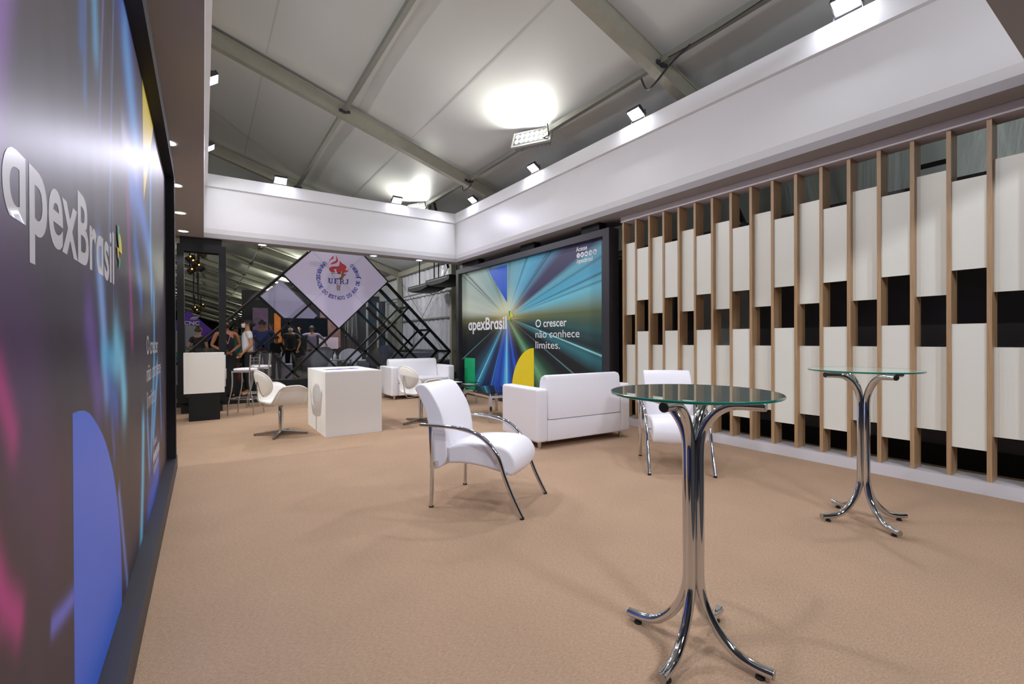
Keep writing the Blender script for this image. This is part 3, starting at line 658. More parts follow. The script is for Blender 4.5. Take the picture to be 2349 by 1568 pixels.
def armchair(loc, a, lab):
    t = thing('lounge_armchair', loc, a, lab, 'armchair', 'white leatherette armchairs with chrome arms')
    D = .37
    back = spline([(.105, .36), (.108, .45), (.094, .60), (.057, .735), (-.015, .855), (-.070, .914), (-.112, .930), (-.150, .920), (-.168, .896), (-.155, .865), (-.10, .77), (-.055, .63), (-.030, .48), (-.040, .36), (-.045, .285), (-.01, .275), (.06, .30)], 4, True)
    bk = MB().prism([(D-p.x-.0, p.y) for p in back][::-1], .245, .010, 3, crown=.003).build('backrest', LEATHER, t)
    seat = spline([(.112, .43), (.125, .462), (.22, .485), (.34, .497), (.47, .500), (.56, .490), (.625, .455), (.665, .395), (.668, .325), (.640, .285), (.60, .288), (.511, .309), (.378, .332), (.242, .340), (.13, .333), (.112, .36)], 4, True)
    MB().prism([(D-p.x, p.y) for p in seat][::-1], .245, .020, 4, crown=.012).build('seat', LEATHER, t)
    for s in (-1, 1):
        arm = [(-.09, .622), (0, .622), (.10, .622), (.206, .618), (.316, .603), (.406, .572), (.485, .515), (.546, .439), (.576, .37), (.605, .285), (.664, .148), (.735, .012)]
        P = spline([(s*.293, D-d, z) for d, z in arm], 5); n = len(P)
        rs = [(.85 if i < n*.30 else 1.0) for i in range(n)]
        ar = MB().tube(P, .0165, 14, rs=rs).build('arm_leg', CHROME, t)
        MB().tube([(s*.293, D-.7365, .0), (s*.293, D-.7345, .014)], .0165, 14).build('foot_cap', RUBBER, ar)
        lg = MB().tube([(s*.293, D-.002, .008), (s*.293, D-.012, .30), (s*.293, D-.0, .612)], .018, 14, ry=.015).build('leg', CHROME, t)
        MB().tube([(s*.293, D-.001, 0), (s*.293, D-.001, .012)], .018, 14).build('foot_cap', RUBBER, lg)
    MB().beam((-.29, D-.03, .33), (.29, D-.03, .33), .02, .03).build('crossbar', CHROME, t)
    MB().beam((-.29, D-.60, .305), (.29, D-.60, .305), .02, .02).build('crossbar', CHROME, t)
    for s in (-1, 1): MB().box(s*.247, D-.56, .39, s*.283, D-.535, .41).build('bolt', CHROME, t)
    return t
armchair((1.894, 3.153, 0), R(36), 'white armchair with chrome arms alone on the open carpet in mid floor')
armchair((3.94, 2.962, 0), R(-42.7), 'white armchair with chrome arms behind the nearest glass bar table')

def sofa(loc, a, lab, w=1.49):
    t = thing('sofa', loc, a, lab, 'sofa', 'white leatherette two-seat sofas')
    h = w/2; aw = .155; D = .41
    for s in (-1, 1): MB().prism(rrect(-D, .08, D, .705, .035), aw/2, .028, 4, cx=s*(h-aw/2)).build('armrest', LEATHER, t)
    MB().prism(rrect(-D+.02, .081, D-.012, .335, .02), h-aw-.002, .008, 3).build('base', LEATHER, t)
    MB().prism(rrect(-D+.015, .336, D-.19, .45, .035), h-aw-.003, .02, 4, crown=.012).build('seat_cushion', LEATHER, t)
    MB().prism([(D-.005, .342), (D-.02, .80), (D-.045, .845), (D-.10, .855), (D-.16, .83), (D-.19, .78), (D-.24, .342)], h-aw-.003, .022, 4).build('backrest', LEATHER, t)
    for sx in (-1, 1):
        for sy in (-1, 1): MB().tube([(sx*(h-.09), sy*(D-.09), 0), (sx*(h-.09), sy*(D-.09), .082)], .024, 18).build('foot', STEEL, t)
    return t
sofa((3.94, 4.63, 0), R(177.3), 'white two-seat sofa seen from behind, between the armchairs and the road display', 1.47)
sofa((4.08, 10.04, 0), 0, 'white two-seat sofa facing the camera at the far end of the carpet')

def coffee_table(loc, a, w, d, z, lab):
    t = thing('coffee_table', loc, a, lab, 'table', 'low glass coffee tables with square chrome legs')
    MB().box(-w/2, -d/2, z-.008, w/2, d/2, z).build('glass_top', DGLASS, t)
    for sx in (-1, 1):
        for sy in (-1, 1):
            lg = MB().box(sx*(w/2-.015), sy*(d/2-.015), 0, sx*(w/2-.057), sy*(d/2-.057), z-.045).build('leg', CHROME, t)
            MB().tube([(sx*(w/2-.036), sy*(d/2-.036), z-.045), (sx*(w/2-.036), sy*(d/2-.036), z-.0085)], .010, 12).build('standoff', mat('clear_pad'), lg)
    for sy in (-1, 1): MB().box(-w/2+.058, sy*(d/2-.022), z-.085, w/2-.058, sy*(d/2-.05), z-.046).build('rail', CHROME, t)
    for sx in (-1, 1): MB().box(sx*(w/2-.022), -d/2+.058, z-.085, sx*(w/2-.05), d/2-.058, z-.046).build('rail', CHROME, t)
    return t
coffee_table((4.03, 6.60, 0), R(-6), .68, 1.12, .459, 'low smoked glass coffee table with chrome legs just behind the near sofa')
coffee_table((4.28, 8.66, 0), R(-1), .68, 1.12, .43, 'low glass coffee table with chrome legs in front of the far sofa')
tag(MB().box(4.12, 8.3, .4305, 4.35, 8.62, .4325).build('paper_sheet', mat('white_paper', (.8, .8, .8), .5)), 'white paper lying on the farther coffee table', 'paper')

def swivel_chair(loc, a, base_a, lab):
    t = thing('swivel_chair', loc, a, lab, 'chair', 'white shell swivel chairs')
    SW = mat('white_shell_leatherette', (.80, .77, .73), .42)
    b = MB(); Mz = Matrix.Rotation(base_a-a, 3, 'Z')
    for k in range(4):
        q = k*PI/2; c, s = math.cos(q), math.sin(q)
        def P(r, w, z): v = Mz @ Vector((r*c-w*s, r*s+w*c, 0)); return (v.x, v.y, z)
        m = MB(); m.add([P(.02, -.024, .02), P(.02, .024, .02), P(.02, .024, .062), P(.02, -.024, .062), P(.34, -.014, .006), P(.34, .014, .006), P(.34, .014, .026), P(.34, -.014, .026)],
              [(0, 1, 2, 3), (7, 6, 5, 4), (0, 4, 5, 1), (1, 5, 6, 2), (2, 6, 7, 3), (3, 7, 4, 0)])
        lg = m.build('base_leg', mat('dull_steel', (.33, .31, .30), .35, 1), t)
        v = Mz @ Vector((.325*c, .325*s, 0)); MB().lathe([(0, 0), (.011, 0), (.011, .007), (0, .007)], (v.x, v.y, 0), 12).build('foot_pad', RUBBER, lg)
    MB().lathe([(0, .02), (.030, .02), (.030, .385), (.027, .392), (0, .392)], n=24).build('column', mat('satin_steel', (.62, .58, .52), .25, 1), t)
    MB().lathe([(0, .39), (.018, .39), (.018, .425), (.09, .43), (.09, .438), (0, .438)], n=24).build('swivel_plate', RUBBER, t)
    # seat shell: wings rise at both sides and curl outwards
    nu, nv = 36, 24; vs = []; TH = .028
    def S(u, v):
        au = abs(u); t_ = max(0, (au-.42)/.58); hv = 1-.16*v*v; sm = t_*t_*(3-2*t_)*.35+.65*t_
        base = .436 + .028*max(0, v)**2 - .035*max(0, -v-.35)**1.5
        z = base + .030*(au/.6)**2*(au < .6) + (.030 if au >= .6 else 0) + .225*hv*sm - .05*max(0, t_-.8)/.2*0
        x = math.copysign(1, u)*((.27*math.sin(min(au/.62, 1)*PI/2)) + .085*t_**1.2 + .02*max(0, t_-.75)/.25)
        y = .215*v*(1-.28*t_**1.6) - .03*t_ - .01
        return Vector((x, y, z))
    top = [[S(-1+2*i/nu, -1+2*j/nv) for j in range(nv+1)] for i in range(nu+1)]
    bot = []
    for i in range(nu+1):
        row = []
        for j in range(nv+1):
            du = top[min(i+1, nu)][j]-top[max(i-1, 0)][j]; dv = top[i][min(j+1, nv)]-top[i][max(j-1, 0)]
            n = du.cross(dv).normalized(); e = min(1, min(i, nu-i, j, nv-j)/2.5); row.append(top[i][j]-n*TH*(.25+.75*math.sqrt(max(0, 1-(1-e)**2))))
        bot.append(row)
    w = nv+1; vs = [v for r_ in top for v in r_]+[v for r_ in bot for v in r_]; O = (nu+1)*w; fs = []
    for i in range(nu):
        for j in range(nv):
            a0 = i*w+j; fs.append((a0, a0+w, a0+w+1, a0+1)); fs.append((O+a0, O+a0+1, O+a0+w+1, O+a0+w))
    for i in range(nu): fs += [(i*w, O+i*w, O+(i+1)*w, (i+1)*w), (i*w+nv, (i+1)*w+nv, O+(i+1)*w+nv, O+i*w+nv)]
    for j in range(nv): fs += [(j, j+1, O+j+1, O+j), (nu*w+j, O+nu*w+j, O+nu*w+j+1, nu*w+j+1)]
    m = MB(); m.add(vs, fs, True); st = m.build('seat_shell', SW, t)
    edge = [top[i][0] for i in range(nu+1)]+[top[nu][j] for j in range(1, nv+1)]+[top[i][nv] for i in range(nu-1, -1, -1)]+[top[0][j] for j in range(nv-1, 0, -1)]
    MB().tube([tuple(p-Vector((0, 0, .008))) for p in edge]+[tuple(edge[0]-Vector((0, 0, .008)))], .012, 10, cap=False).build('piping', mat('cream_piping', (.74, .72, .64), .4), st)
    # backrest: curved padded egg-shaped disc
    n, rr_ = 40, 8; fr = []; bk = []
    def B(q, a_): # q radial 0..1
        x = .255*q*math.cos(a_); z = .178*q*math.sin(a_); y = -.30*x*x*3.0
        return x, y, z
    m = MB(); vs = []
    for side in (-1, 1):
        for k in range(rr_+1):
            q = k/rr_
            for i in range(n):
                x, y, z = B(q, 2*PI*i/n); th = .026*math.sqrt(max(0, 1-q**4)); yy = y+side*th
                p = Matrix.Rotation(R(-14), 3, 'X') @ Vector((x, yy, z)); vs.append((p.x, p.y+.262, p.z+.712))
    fs = []
    for sd in range(2):
        o = sd*(rr_+1)*n
        for k in range(rr_):
            for i in range(n):
                q = (o+k*n+i, o+k*n+(i+1) % n, o+(k+1)*n+(i+1) % n, o+(k+1)*n+i); fs.append(q if sd else q[::-1])
    m.add(vs, fs, True); bb = m.build('backrest', SW, t)
    pr_ = []
    for i in range(n+1):
        x, y, z = B(1, 2*PI*i/n); p = Matrix.Rotation(R(-14), 3, 'X') @ Vector((x, y, z)); pr_.append((p.x, p.y+.262, p.z+.712))
    MB().tube(pr_, .009, 8, cap=False).build('piping', mat('cream_piping'), bb)
    MB().tube(spline([(0, .302, .74), (0, .300, .62), (0, .285, .50), (0, .245, .415), (0, .16, .402), (0, .02, .42)], 6), .0045, 10, ry=.016, refup=(0, 1, 0)).build('back_strap', CHROME, t)
    return t
swivel_chair((.871, 6.97, 0), R(104), R(68), 'white shell swivel chair on a steel cross base beside the white cube pedestal')
swivel_chair((2.82, 6.80, 0), R(100), R(18), 'white shell swivel chair half hidden behind the mid-floor armchair')

def bar_stool(loc, a, lab):
    t = thing('bar_stool', loc, a, lab, 'stool', 'white bar stools with metal ladder backs')
    ft = [(-.16, -.225), (.16, -.225), (.175, .225), (-.175, .225)]; tp = [(-.15, -.15), (.15, -.15), (.155, .15), (-.155, .15)]
    for i in range(4):
        P = [(ft[i][0], ft[i][1], 0), (ft[i][0]*.98, ft[i][1]*.93, .22), (tp[i][0], tp[i][1], .50), (tp[i][0], tp[i][1], .765)]
        if i >= 2: P += [(tp[i][0], tp[i][1]+.008, .85), (tp[i][0], tp[i][1]+.02, 1.04)]
        MB().tube(spline(P, 4), .0115, 12).build('leg', STEEL, t)
    z = .275; q = [(ft[i][0]*.97, ft[i][1]*.90, z) for i in range(4)]
    m = MB()
    for i in range(4): m.tube([q[i], q[(i+1) % 4]], .009, 10)
    m.build('footrest', STEEL, t)
    m = MB()
    for i in range(4): m.tube([(*tp[i], .745), (*tp[(i+1) % 4], .745)], .011, 10)
    m.build('seat_frame', STEEL, t)
    for zz in (.87, .93, .985): MB().tube([(-.155, .163, zz), (.155, .163, zz)], .006, 8).build('rung', STEEL, t)
    MB().lathe([(0, .758), (.165, .758), (.187, .768), (.190, .785), (.175, .800), (.10, .808), (0, .810)], n=40).build('seat', LEATHER, t)
    return t
bar_stool((.613, 9.334, 0), R(-122), 'white-seated bar stool nearer the camera, left of the swivel chair')
bar_stool((.93, 10.28, 0), R(-100), 'white-seated bar stool farther back, behind the swivel chair')

# ---------------------------------------------------------------- glass pavilion beyond the stand
PY = 12.0
tag(MB().box(-1.7, 10.95, 0, 6.6, 20.6, .1).build('platform', BLACKM), 'low black platform under the glass pavilion', 'platform')
tag(MB().box(.2, 12.06, .1003, 5.6, 20.5, .104).build('rug', GREYC), 'dark grey carpet inside the glass pavilion', 'carpet')
GP = thing('glass_pavilion', (2.8, PY, .1), 0, 'pitched glass pavilion of black diagonal bars below the lilac diamond sign', 'pavilion')
G0 = Vector((2.8, PY, .1))
def gbar(name, a, b, w=.055, dpt=.06, m=BLACK, y0=None, y1=None):
    a = Vector((a[0], y0 if y0 else PY, a[1]))-G0; b = Vector((b[0], y1 if y1 else PY, b[1]))-G0
    return MB().beam(a, b, w, dpt, (0, 1, 0)).build(name, m, GP)
relbox(MB().box(-1.55, PY-.03, .1005, 6.2, PY+.03, .36), G0).build('kickboard', BLACKM, GP)
def ln(kind, c, x0, x1): # u=x+z=c (falls to the right) ; v=x-z=c (rises to the right)
    f = (lambda x: c-x) if kind == 'u' else (lambda x: x-c)
    return (x0, f(x0)), (x1, f(x1))
gbar('roof_edge', *ln('v', -1.28, -.92, 2.12), w=.05, dpt=.10)
gbar('roof_edge_trim', *ln('v', -1.33, -.92, 2.10), w=.018, dpt=.10, m=mat('bronze_edge', (.16, .11, .09), .5))
for k, c, a, b, w_ in (('u', .9, -.2, .54, .045), ('u', 2.3, .51, 1.9, .045), ('u', 3.36, 1.04, 2.98, .045), ('u', 4.46, 1.60, 4.08, .055), ('u', 5.64, 3.5, 5.25, .055), ('u', 6.83, 4.06, 5.87, .065)):
    gbar('diagonal_bar', *ln(k, c, a, b), w=w_)
for k, c, a, b, w_ in (('v', -.02, .4, 2.2, .045), ('v', 1.2, 1.6, 2.8, .055), ('v', 2.46, 2.87, 4.64, .045), ('v', 3.69, 4.08, 5.26, .05), ('v', 4.90, 5.40, 5.87, .065)):
    gbar('diagonal_bar', *ln(k, c, a, b), w=w_)
# rear layer of the box truss, joined to the front by depth bars at the nodes
RY = PY+.87
for (k, c, a, b, w_) in (('u', 6.83, 4.06, 5.87, .085), ('u', 5.6, 3.4, 5.1, .06), ('u', 6.2, 3.6, 5.1, .05), ('v', 2.46, 2.9, 4.64, .05), ('v', 3.69, 4.1, 5.26, .05), ('v', 4.90, 5.30, 5.87, .08)):
    gbar('rear_diagonal_bar', *ln(k, c, a, b), w=w_, y0=RY, y1=RY)
for (x, z) in ((4.645, 2.185), (5.26, 1.57), (5.865, .965), (4.05, 2.78), (4.05, 1.59), (4.665, .975)):
    gbar('link_bar', (x, z), (x, z), w=.06, y0=PY, y1=RY)
# glass, cut to the pitched outline
pts = [(-1.0, .37), (5.9, .37), (5.9, .95), (4.07, 2.76), (2.83, 1.6), (1.58, 2.83), (1.95, 3.32), (-1.0, .43)]
MB().add([tuple(Vector((x, PY+.032, z))-G0) for x, z in pts], [tuple(range(len(pts)))]).build('glass_pane', PGLASS, GP)
# ---- diamond sign
DS = thing('diamond_sign', (2.775, PY-.14, 1.575), 0, 'large lilac diamond sign with torch emblem on the pavilion front', 'sign')
S0 = Vector((2.81, PY-.14, 1.575)); hd = 1.24
dm = MB(); fr_ = [(0, 0), (hd, hd), (0, 2*hd), (-hd, hd)]
dm.add([(x, -.03, z) for x, z in fr_]+[(x, .05, z) for x, z in fr_], [(0, 1, 2, 3), (7, 6, 5, 4), (0, 4, 5, 1), (1, 5, 6, 2), (2, 6, 7, 3), (3, 7, 4, 0)])
SG = dm.build('panel', SIGNW, DS)
for i in range(4):
    a, b = fr_[i], fr_[(i+1) % 4]; MB().beam((a[0], -.01, a[1]), (b[0], -.01, b[1]), .028, .06, (0, 1, 0)).build('edge_trim', BLACK, DS)
SEAM = mat('sign_seam', (.40, .36, .52), .6)
for (a, b) in (((-.62, .62), (.62, 1.86)), ((.62, .62), (-.62, 1.86))):
    MB().beam((a[0], -.0315, a[1]), (b[0], -.0315, b[1]), .005, .002, (0, 1, 0)).build('seam', SEAM, SG)
INK = mat('blue_ink', (.05, .075, .46), .5); REDI = mat('red_ink', (.75, .07, .10), .5); GOLD = mat('ochre_ink', (.33, .18, .07), .5)
cz = 2.79-1.585
s = 'UNIVERSIDADE DO ESTADO DO RIO DE JANEIRO'
# letters run counter-clockwise from upper left, tops towards the centre
th0, th1 = 128, 412; rad = .515
wd = {'I': .45, ' ': .75, 'J': .8, 'E': .85}; tot = sum(wd.get(ch, 1) for ch in s); acc = 0
for ch in s:
    w_ = wd.get(ch, 1); th = R(th0+(th1-th0)*(acc+w_/2)/tot); acc += w_
    if ch == ' ': continue
    c_ = Vector((-0.0+rad*math.cos(th), 0, cz+.02+rad*math.sin(th))); v_ = Vector((-math.cos(th), 0, -math.sin(th))); u_ = Vector((-math.sin(th), 0, math.cos(th)))
    lw = .022 if ch == 'I' else .060
    text(ch, INK, SG, Vector((0, -.034, 0))+c_-u_*lw/2, u_, v_, lw, .088, .028, 'lettering', 0)
def strip(name, polys, m, par):
    q = MB()
    for pl in polys: q.add([(x, -.0345, z) for x, z in pl], [tuple(range(len(pl)))])
    return q.build(name, m, par)
def R4(x0, z0, x1, z1): return [(x0, z0), (x1, z0), (x1, z1), (x0, z1)]
def arcband(cx, cz_, r0, r1, a0, a1, n=10, sx=1):
    return [[(cx+sx*r*math.cos(R(a)), cz_+r*math.sin(R(a))) for (r, a) in ((r0, a0+(a1-a0)*k/n), (r1, a0+(a1-a0)*k/n), (r1, a0+(a1-a0)*(k+1)/n), (r0, a0+(a1-a0)*(k+1)/n))] for k in range(n)]
zb = cz-.105; H_ = .125
ul = [R4(-.235, zb+.035, -.207, zb+H_), R4(-.163, zb+.035, -.148, zb+H_), R4(-.25, zb+H_-.013, -.192, zb+H_), R4(-.178, zb+H_-.013, -.133, zb+H_)] + arcband(-.1915, zb+.042, .022, .044, 180, 360)
el = [R4(-.095, zb, -.067, zb+H_), R4(-.11, zb, -.01, zb+.013), R4(-.11, zb+H_-.013, -.01, zb+H_), R4(-.07, zb+.056, -.03, zb+.068), R4(-.018, zb, -.01, zb+.035), R4(-.018, zb+.09, -.01, zb+H_), R4(-.036, zb+.044, -.03, zb+.08)]
rl = [R4(.035, zb, .063, zb+H_), R4(.02, zb, .078, zb+.013), R4(.02, zb+H_-.013, .085, zb+H_), R4(.063, zb+.055, .085, zb+.067), [(.075, zb+.062), (.10, zb+.062), (.138, zb), (.112, zb)], R4(.112, zb, .145, zb+.011)] + arcband(.085, zb+.09, .018, .036, -90, 90)
jl = [R4(.20, zb+.035, .228, zb+H_), R4(.178, zb+H_-.013, .245, zb+H_)] + arcband(.196, zb+.037, .014, .034, 180, 360)
strip('lettering', ul+el+rl+jl, INK, SG)
flame = [(.02, .0), (-.05, .03), (-.13, .03), (-.19, .05), (-.225, .10), (-.20, .15), (-.13, .18), (-.05, .185), (.0, .20), (.02, .25), (.03, .33), (.055, .30), (.09, .27), (.13, .25), (.18, .21), (.185, .16), (.16, .13), (.21, .10), (.225, .145), (.23, .09), (.19, .06), (.13, .045), (.10, .0), (.075, .05), (.085, .09), (.06, .06), (.04, .02)]
def sp2(pts): return [(p.x, p.y) for p in spline(pts, 3, True)]
zf = cz+.135
strip('emblem_flame', [[(x, z+zf) for x, z in sp2(flame)]], REDI, SG)
strip('emblem_flame', [[(x, z+zf) for x, z in sp2([(-.19, .22), (-.12, .24), (-.05, .27), (-.01, .33), (-.03, .40), (-.06, .46), (-.05, .38), (-.07, .32), (-.14, .28)])], [(x, z+zf) for x, z in sp2([(-.22, .25), (-.19, .33), (-.12, .37), (-.13, .44), (-.16, .39), (-.21, .33)])]], REDI, SG)
strip('emblem_slit', [[(x, z+zf) for x, z in sp2([(-.10, .03), (-.08, .07), (-.12, .10), (-.05, .12), (-.06, .08), (-.03, .03)])]], SIGNW, SG).location.y = -.001
bowl = [(-.18, .09), (.18, .09), (.17, .06), (.13, .03), (.10, -.03), (.06, -.045), (-.06, -.045), (-.10, -.02), (-.14, .03)]
strip('emblem_bowl', [[(x, z+cz+.06) for x, z in bowl], R4(-.08, cz+.125, .13, cz+.137), R4(-.11, cz+.108, .15, cz+.12)][:1]+[R4(.0, cz+.158, .12, cz+.166), R4(-.05, cz+.172, .10, cz+.178)], GOLD, SG)
strip('emblem_bowl', [[(x, z+cz+.06) for x, z in sp2([(-.15, .075), (.0, .078), (.06, .06), (.04, .0), (-.04, -.03), (-.09, -.02), (-.13, .03)])]], SIGNW, SG).location.y = -.001
strip('emblem_handle', [[(-.052+.026*k, cz-.125), (-.036+.026*k, cz-.125), (-.030+.019*k, cz-.27), (-.042+.019*k, cz-.27)] for k in range(4)]+[[(-.018, cz-.435), (.018, cz-.435), (.008, cz-.50), (-.010, cz-.50)]], GOLD, SG)
# flat lilac shape set behind the glass
t = tag(MB().add([(1.15, 12.9, 2.36), (1.63, 12.9, 2.80), (2.48, 12.9, 1.94), (2.40, 12.9, 1.86), (1.65, 12.9, 1.86)]+[(1.15, 12.95, 2.36), (1.63, 12.95, 2.80), (2.48, 12.95, 1.94), (2.40, 12.95, 1.86), (1.65, 12.95, 1.86)],
    [(0, 4, 3, 2, 1), (5, 6, 7, 8, 9)]+[(i, (i+1) % 5, 5+(i+1) % 5, 5+i) for i in range(5)]).build('lilac_shape', SIGNW), 'dull lilac shape behind the glass left of the diamond sign', 'panel')

# ---- pavilion interior
DW = mat('dark_interior_wall', (.035, .033, .036), .7)
tag(MB().box(1.2, 20.0, .1045, 6.4, 20.1, 3.2).build('partition', DW), 'dark back wall inside the glass pavilion', 'wall')
def poster(name, x0, z0, x1, z1, y, m, lab, cat='poster'):
    return tag(MB().box(x0, y, z0, x1, y+.02, z1).build(name, m), lab, cat)
t = thing('television', (3.2, 18.9, 1.8), 0, 'large black television behind the pavilion glass, above the white ottoman', 'television')
MB().box(-.80, 0, -.34, .80, .05, .35).build('screen', mat('dark_tv_screen', (.008, .011, .018), .15), t)
MB().box(-.82, .01, -.36, .82, .07, .37).build('bezel', BLACK, t)
MB().box(-.05, .07, -1.69, .05, .12, 0).build('stand', BLACK, t)
t = poster('poster', 2.28, .95, 2.62, 2.35, 19.978, mat('orange_poster', (.65, .17, .02), .5, var=.5, vscale=9, emit=(.9, .25, .03), es=.35), 'bright orange poster strip left of the dark television')
poster('poster', 3.95, 1.0, 4.75, 2.45, 19.978, mat('pink_poster', (.50, .27, .24), .5, var=.55, vscale=4), 'pink and brown pictorial poster right of the television')
poster('poster', 3.9, .95, 4.65, 1.42, 19.95, mat('pale_lit_counter', (.7, .55, .62), .5, emit=(.8, .62, .75), es=.35), 'glowing pale pink panel below the pictorial poster', 'panel')
t = poster('banner', 1.5, .105, 2.0, 2.5, 19.3, mat('mauve_banner', (.26, .15, .26), .5, var=.5, vscale=6), 'tall mauve banner behind the man in the blue shirt', 'banner')
dr = MB()
for k in range(16):
    x = 4.12+.024*k; dr.beam((x, 16.6, 2.5), (x+.05*math.sin(k), 16.6+.02*math.cos(k*2), 1.45+.12*math.sin(k*1.7)), .018, .018)
tag(dr.build('fringed_cloth', mat('pale_fringe', (.28, .31, .31), .8)), 'pale fringed cloth hanging in the dark part of the pavilion', 'cloth')
for i, (x, y) in enumerate(((5.02, 17.2), (5.42, 17.2), (5.75, 17.2))):
    tag(MB().box(x, y, .104, x+.06, y+.05, 2.7).build('slim_post', mat('pale_post', (.42, .42, .36), .5)), ('pale upright post behind the right truss, %s' % ('left of the three', 'middle of the three', 'right of the three')[i]), 'post', 'pale posts behind the right truss')
tag(MB().box(4.8, 18.9, .104, 6.3, 19.0, 2.9).build('curtain', mat('dark_curtain', (.045, .04, .045), .9, 0, .5, 12)), 'dark curtain behind the right side of the pavilion', 'curtain')
def tub_chair(loc, a, lab, sc=1.):
    t = thing('tub_chair', loc, a, lab, 'armchair', 'grey curved lounge chairs in the pavilion')
    m = MB(); n, k = 28, 10; vs = []
    for side in (0, 1):
        for i in range(n+1):
            th = R(-25+230*i/n)
            for j in range(k+1):
                q = j/k; hgt = .42+.48*math.sin(max(0, min(1, i/n))*PI)**1.3
                r = (.26+.16*q)-(.035 if side else 0); vs.append((r*math.cos(th)*1.05, r*math.sin(th), .30+(hgt-.25)*q*.95))
    w = k+1; O = (n+1)*w; fs = []
    for i in range(n):
        for j in range(k): a0 = i*w+j; fs.append((a0, a0+w, a0+w+1, a0+1)); fs.append((O+a0, O+a0+1, O+a0+w+1, O+a0+w))
        fs.append((i*w+k, i*w+w+k, O+i*w+w+k, O+i*w+k)); fs.append((i*w, O+i*w, O+i*w+w, i*w+w))
    for j in range(k): fs += [(j, j+1, O+j+1, O+j), (n*w+j, O+n*w+j, O+n*w+j+1, n*w+j+1)]
    m.add(vs, fs, True); m.build('shell', GREYF, t)
    MB().lathe([(0, .30), (.24, .30), (.27, .34), (.27, .42), (.24, .455), (0, .46)], n=28).build('seat', GREYF, t)
    MB().lathe([(0, 0), (.20, 0), (.20, .012), (.03, .03), (.022, .30), (0, .30)], n=24).build('base', STEEL, t)
    t.scale = (sc, sc, sc); return t
tub_chair((3.02, 15.75, .104), R(200), 'grey curved lounge chair seen from behind under the television', 1.08)
tub_chair((4.95, 15.35, .104), R(190), 'grey curved lounge chair behind the right truss bars', 1.12)
tub_chair((3.62, 18.3, .104), R(10), 'small far grey lounge chair left of the sanitiser bottle', .95)
tub_chair((4.72, 18.3, .104), R(-10), 'small far grey lounge chair right of the sanitiser bottle', .95)
def block(name, loc, w, d, h, m, lab, cat, r=.04, g=None, rz_=0):
    t = tag(MB().prism(rrect(-d/2, 0, d/2, h, r), w/2, r, 4).build(name, m), lab, cat, g); t.location = loc; t.rotation_euler = (0, 0, rz_); return t
OT = mat('pale_grey_ottoman', (.42, .43, .50), .6)
block('ottoman', (1.97, 15.1, .104), .42, .42, .50, OT, 'pale grey cube ottoman left of the grey lounge chair', 'ottoman', g='cube ottomans')
block('ottoman', (4.50, 16.1, .104), .44, .44, .52, OT, 'pale grey cube ottoman right of the sanitiser table', 'ottoman', g='cube ottomans')
block('ottoman', (3.70, 17.3, .104), .5, .44, .48, OT, 'pale cube ottoman under the sanitiser table', 'ottoman', g='cube ottomans')
t = thing('side_table', (3.78, 16.4, .104), 0, 'low grey table behind the glass carrying a sanitiser bottle', 'table')
MB().box(-.42, -.3, .50, .42, .3, .53).build('tabletop', mat('grey_glass_top', (.25, .28, .30), .2), t)
for sx in (-1, 1):
    for sy in (-1, 1): MB().box(sx*.40, sy*.28, 0, sx*.36, sy*.24, .4995).build('leg', STEEL, t)
t = thing('sanitiser_bottle', (3.70, 16.35, .6345), 0, 'white pump bottle standing on the low grey table', 'bottle')
MB().lathe([(0, 0), (.045, 0), (.05, .02), (.05, .15), (.02, .19), (.018, .20)], n=20).build('body', mat('white_plastic', (.75, .72, .80), .4), t)
MB().lathe([(0, .20), (.02, .20), (.02, .225), (.007, .23), (.006, .27), (0, .27)], n=16).build('pump', mat('pump_plastic', (.6, .6, .65), .4), t)
t = thing('grey_sofa', (6.0, 14.6, .104), 0, 'long grey sofa behind the far white sofa', 'sofa')
MB().prism(rrect(-.4, .05, .4, .42, .04), .80, .03, 4).build('base', GREYF, t); MB().prism(rrect(.18, .422, .42, .78, .05), .80, .03, 4).build('backrest', GREYF, t)
t = thing('grey_sofa', (1.75, 17.0, .104), 0, 'grey sofa left of the ottoman, partly behind the blue-shirted man', 'sofa')
MB().prism(rrect(-.4, .05, .4, .42, .04), .75, .03, 4).build('base', GREYF, t); MB().prism(rrect(.18, .422, .42, .80, .05), .75, .03, 4).build('backrest', GREYF, t)
block('display_counter', (3.95, 19.2, .104), .9, .3, .75, BLACK, 'dark counter in front of the pink poster', 'counter', .01)
t = thing('cardboard_box', (5.95, 12.75, .1), R(10), 'small blue and tan cardboard box beside the right display frame', 'box')
MB().box(-.2, -.15, 0, .2, .15, .55).build('carton', mat('navy_carton', (.03, .05, .12), .6), t); MB().box(-.2, -.15, .551, .2, .15, .60).build('lid', mat('kraft_board', (.35, .22, .12), .8), t)

# ---- overhead units, braces near tent wall
for (p, lab) in (((6.1, 14.2, 2.98), 'farther flat black overhead unit, left of the two by the vinyl wall'), ((5.95, 12.35, 3.0), 'nearer flat black overhead unit partly behind the road display frame')):
    t = thing('overhead_unit', p, 0, lab, 'equipment', 'flat black overhead units')
    MB().prism([(-.85, .02), (-.78, -.06), (-.3, -.12), (.4, -.12), (.80, -.05), (.85, .04), (.8, .10), (-.8, .10)], .32, .03, 3).build('housing', BLACK, t)
    MB().box(-.33, -.7, .03, -.325, .7, .05).build('trim_line', mat('grey_trim_line', (.3, .3, .3), .4), t)
    for yy in (-.6, .6): MB().box(.0, yy-.01, .10, .03, yy+.01, 1.45).build('hanger', BLACK, t)
tag(MB().beam((4.78, 10.6, 4.68), (5.55, 11.42, 3.25), .05, .05).build('strut', BLACK), 'black diagonal strut above the overhead units', 'strut')
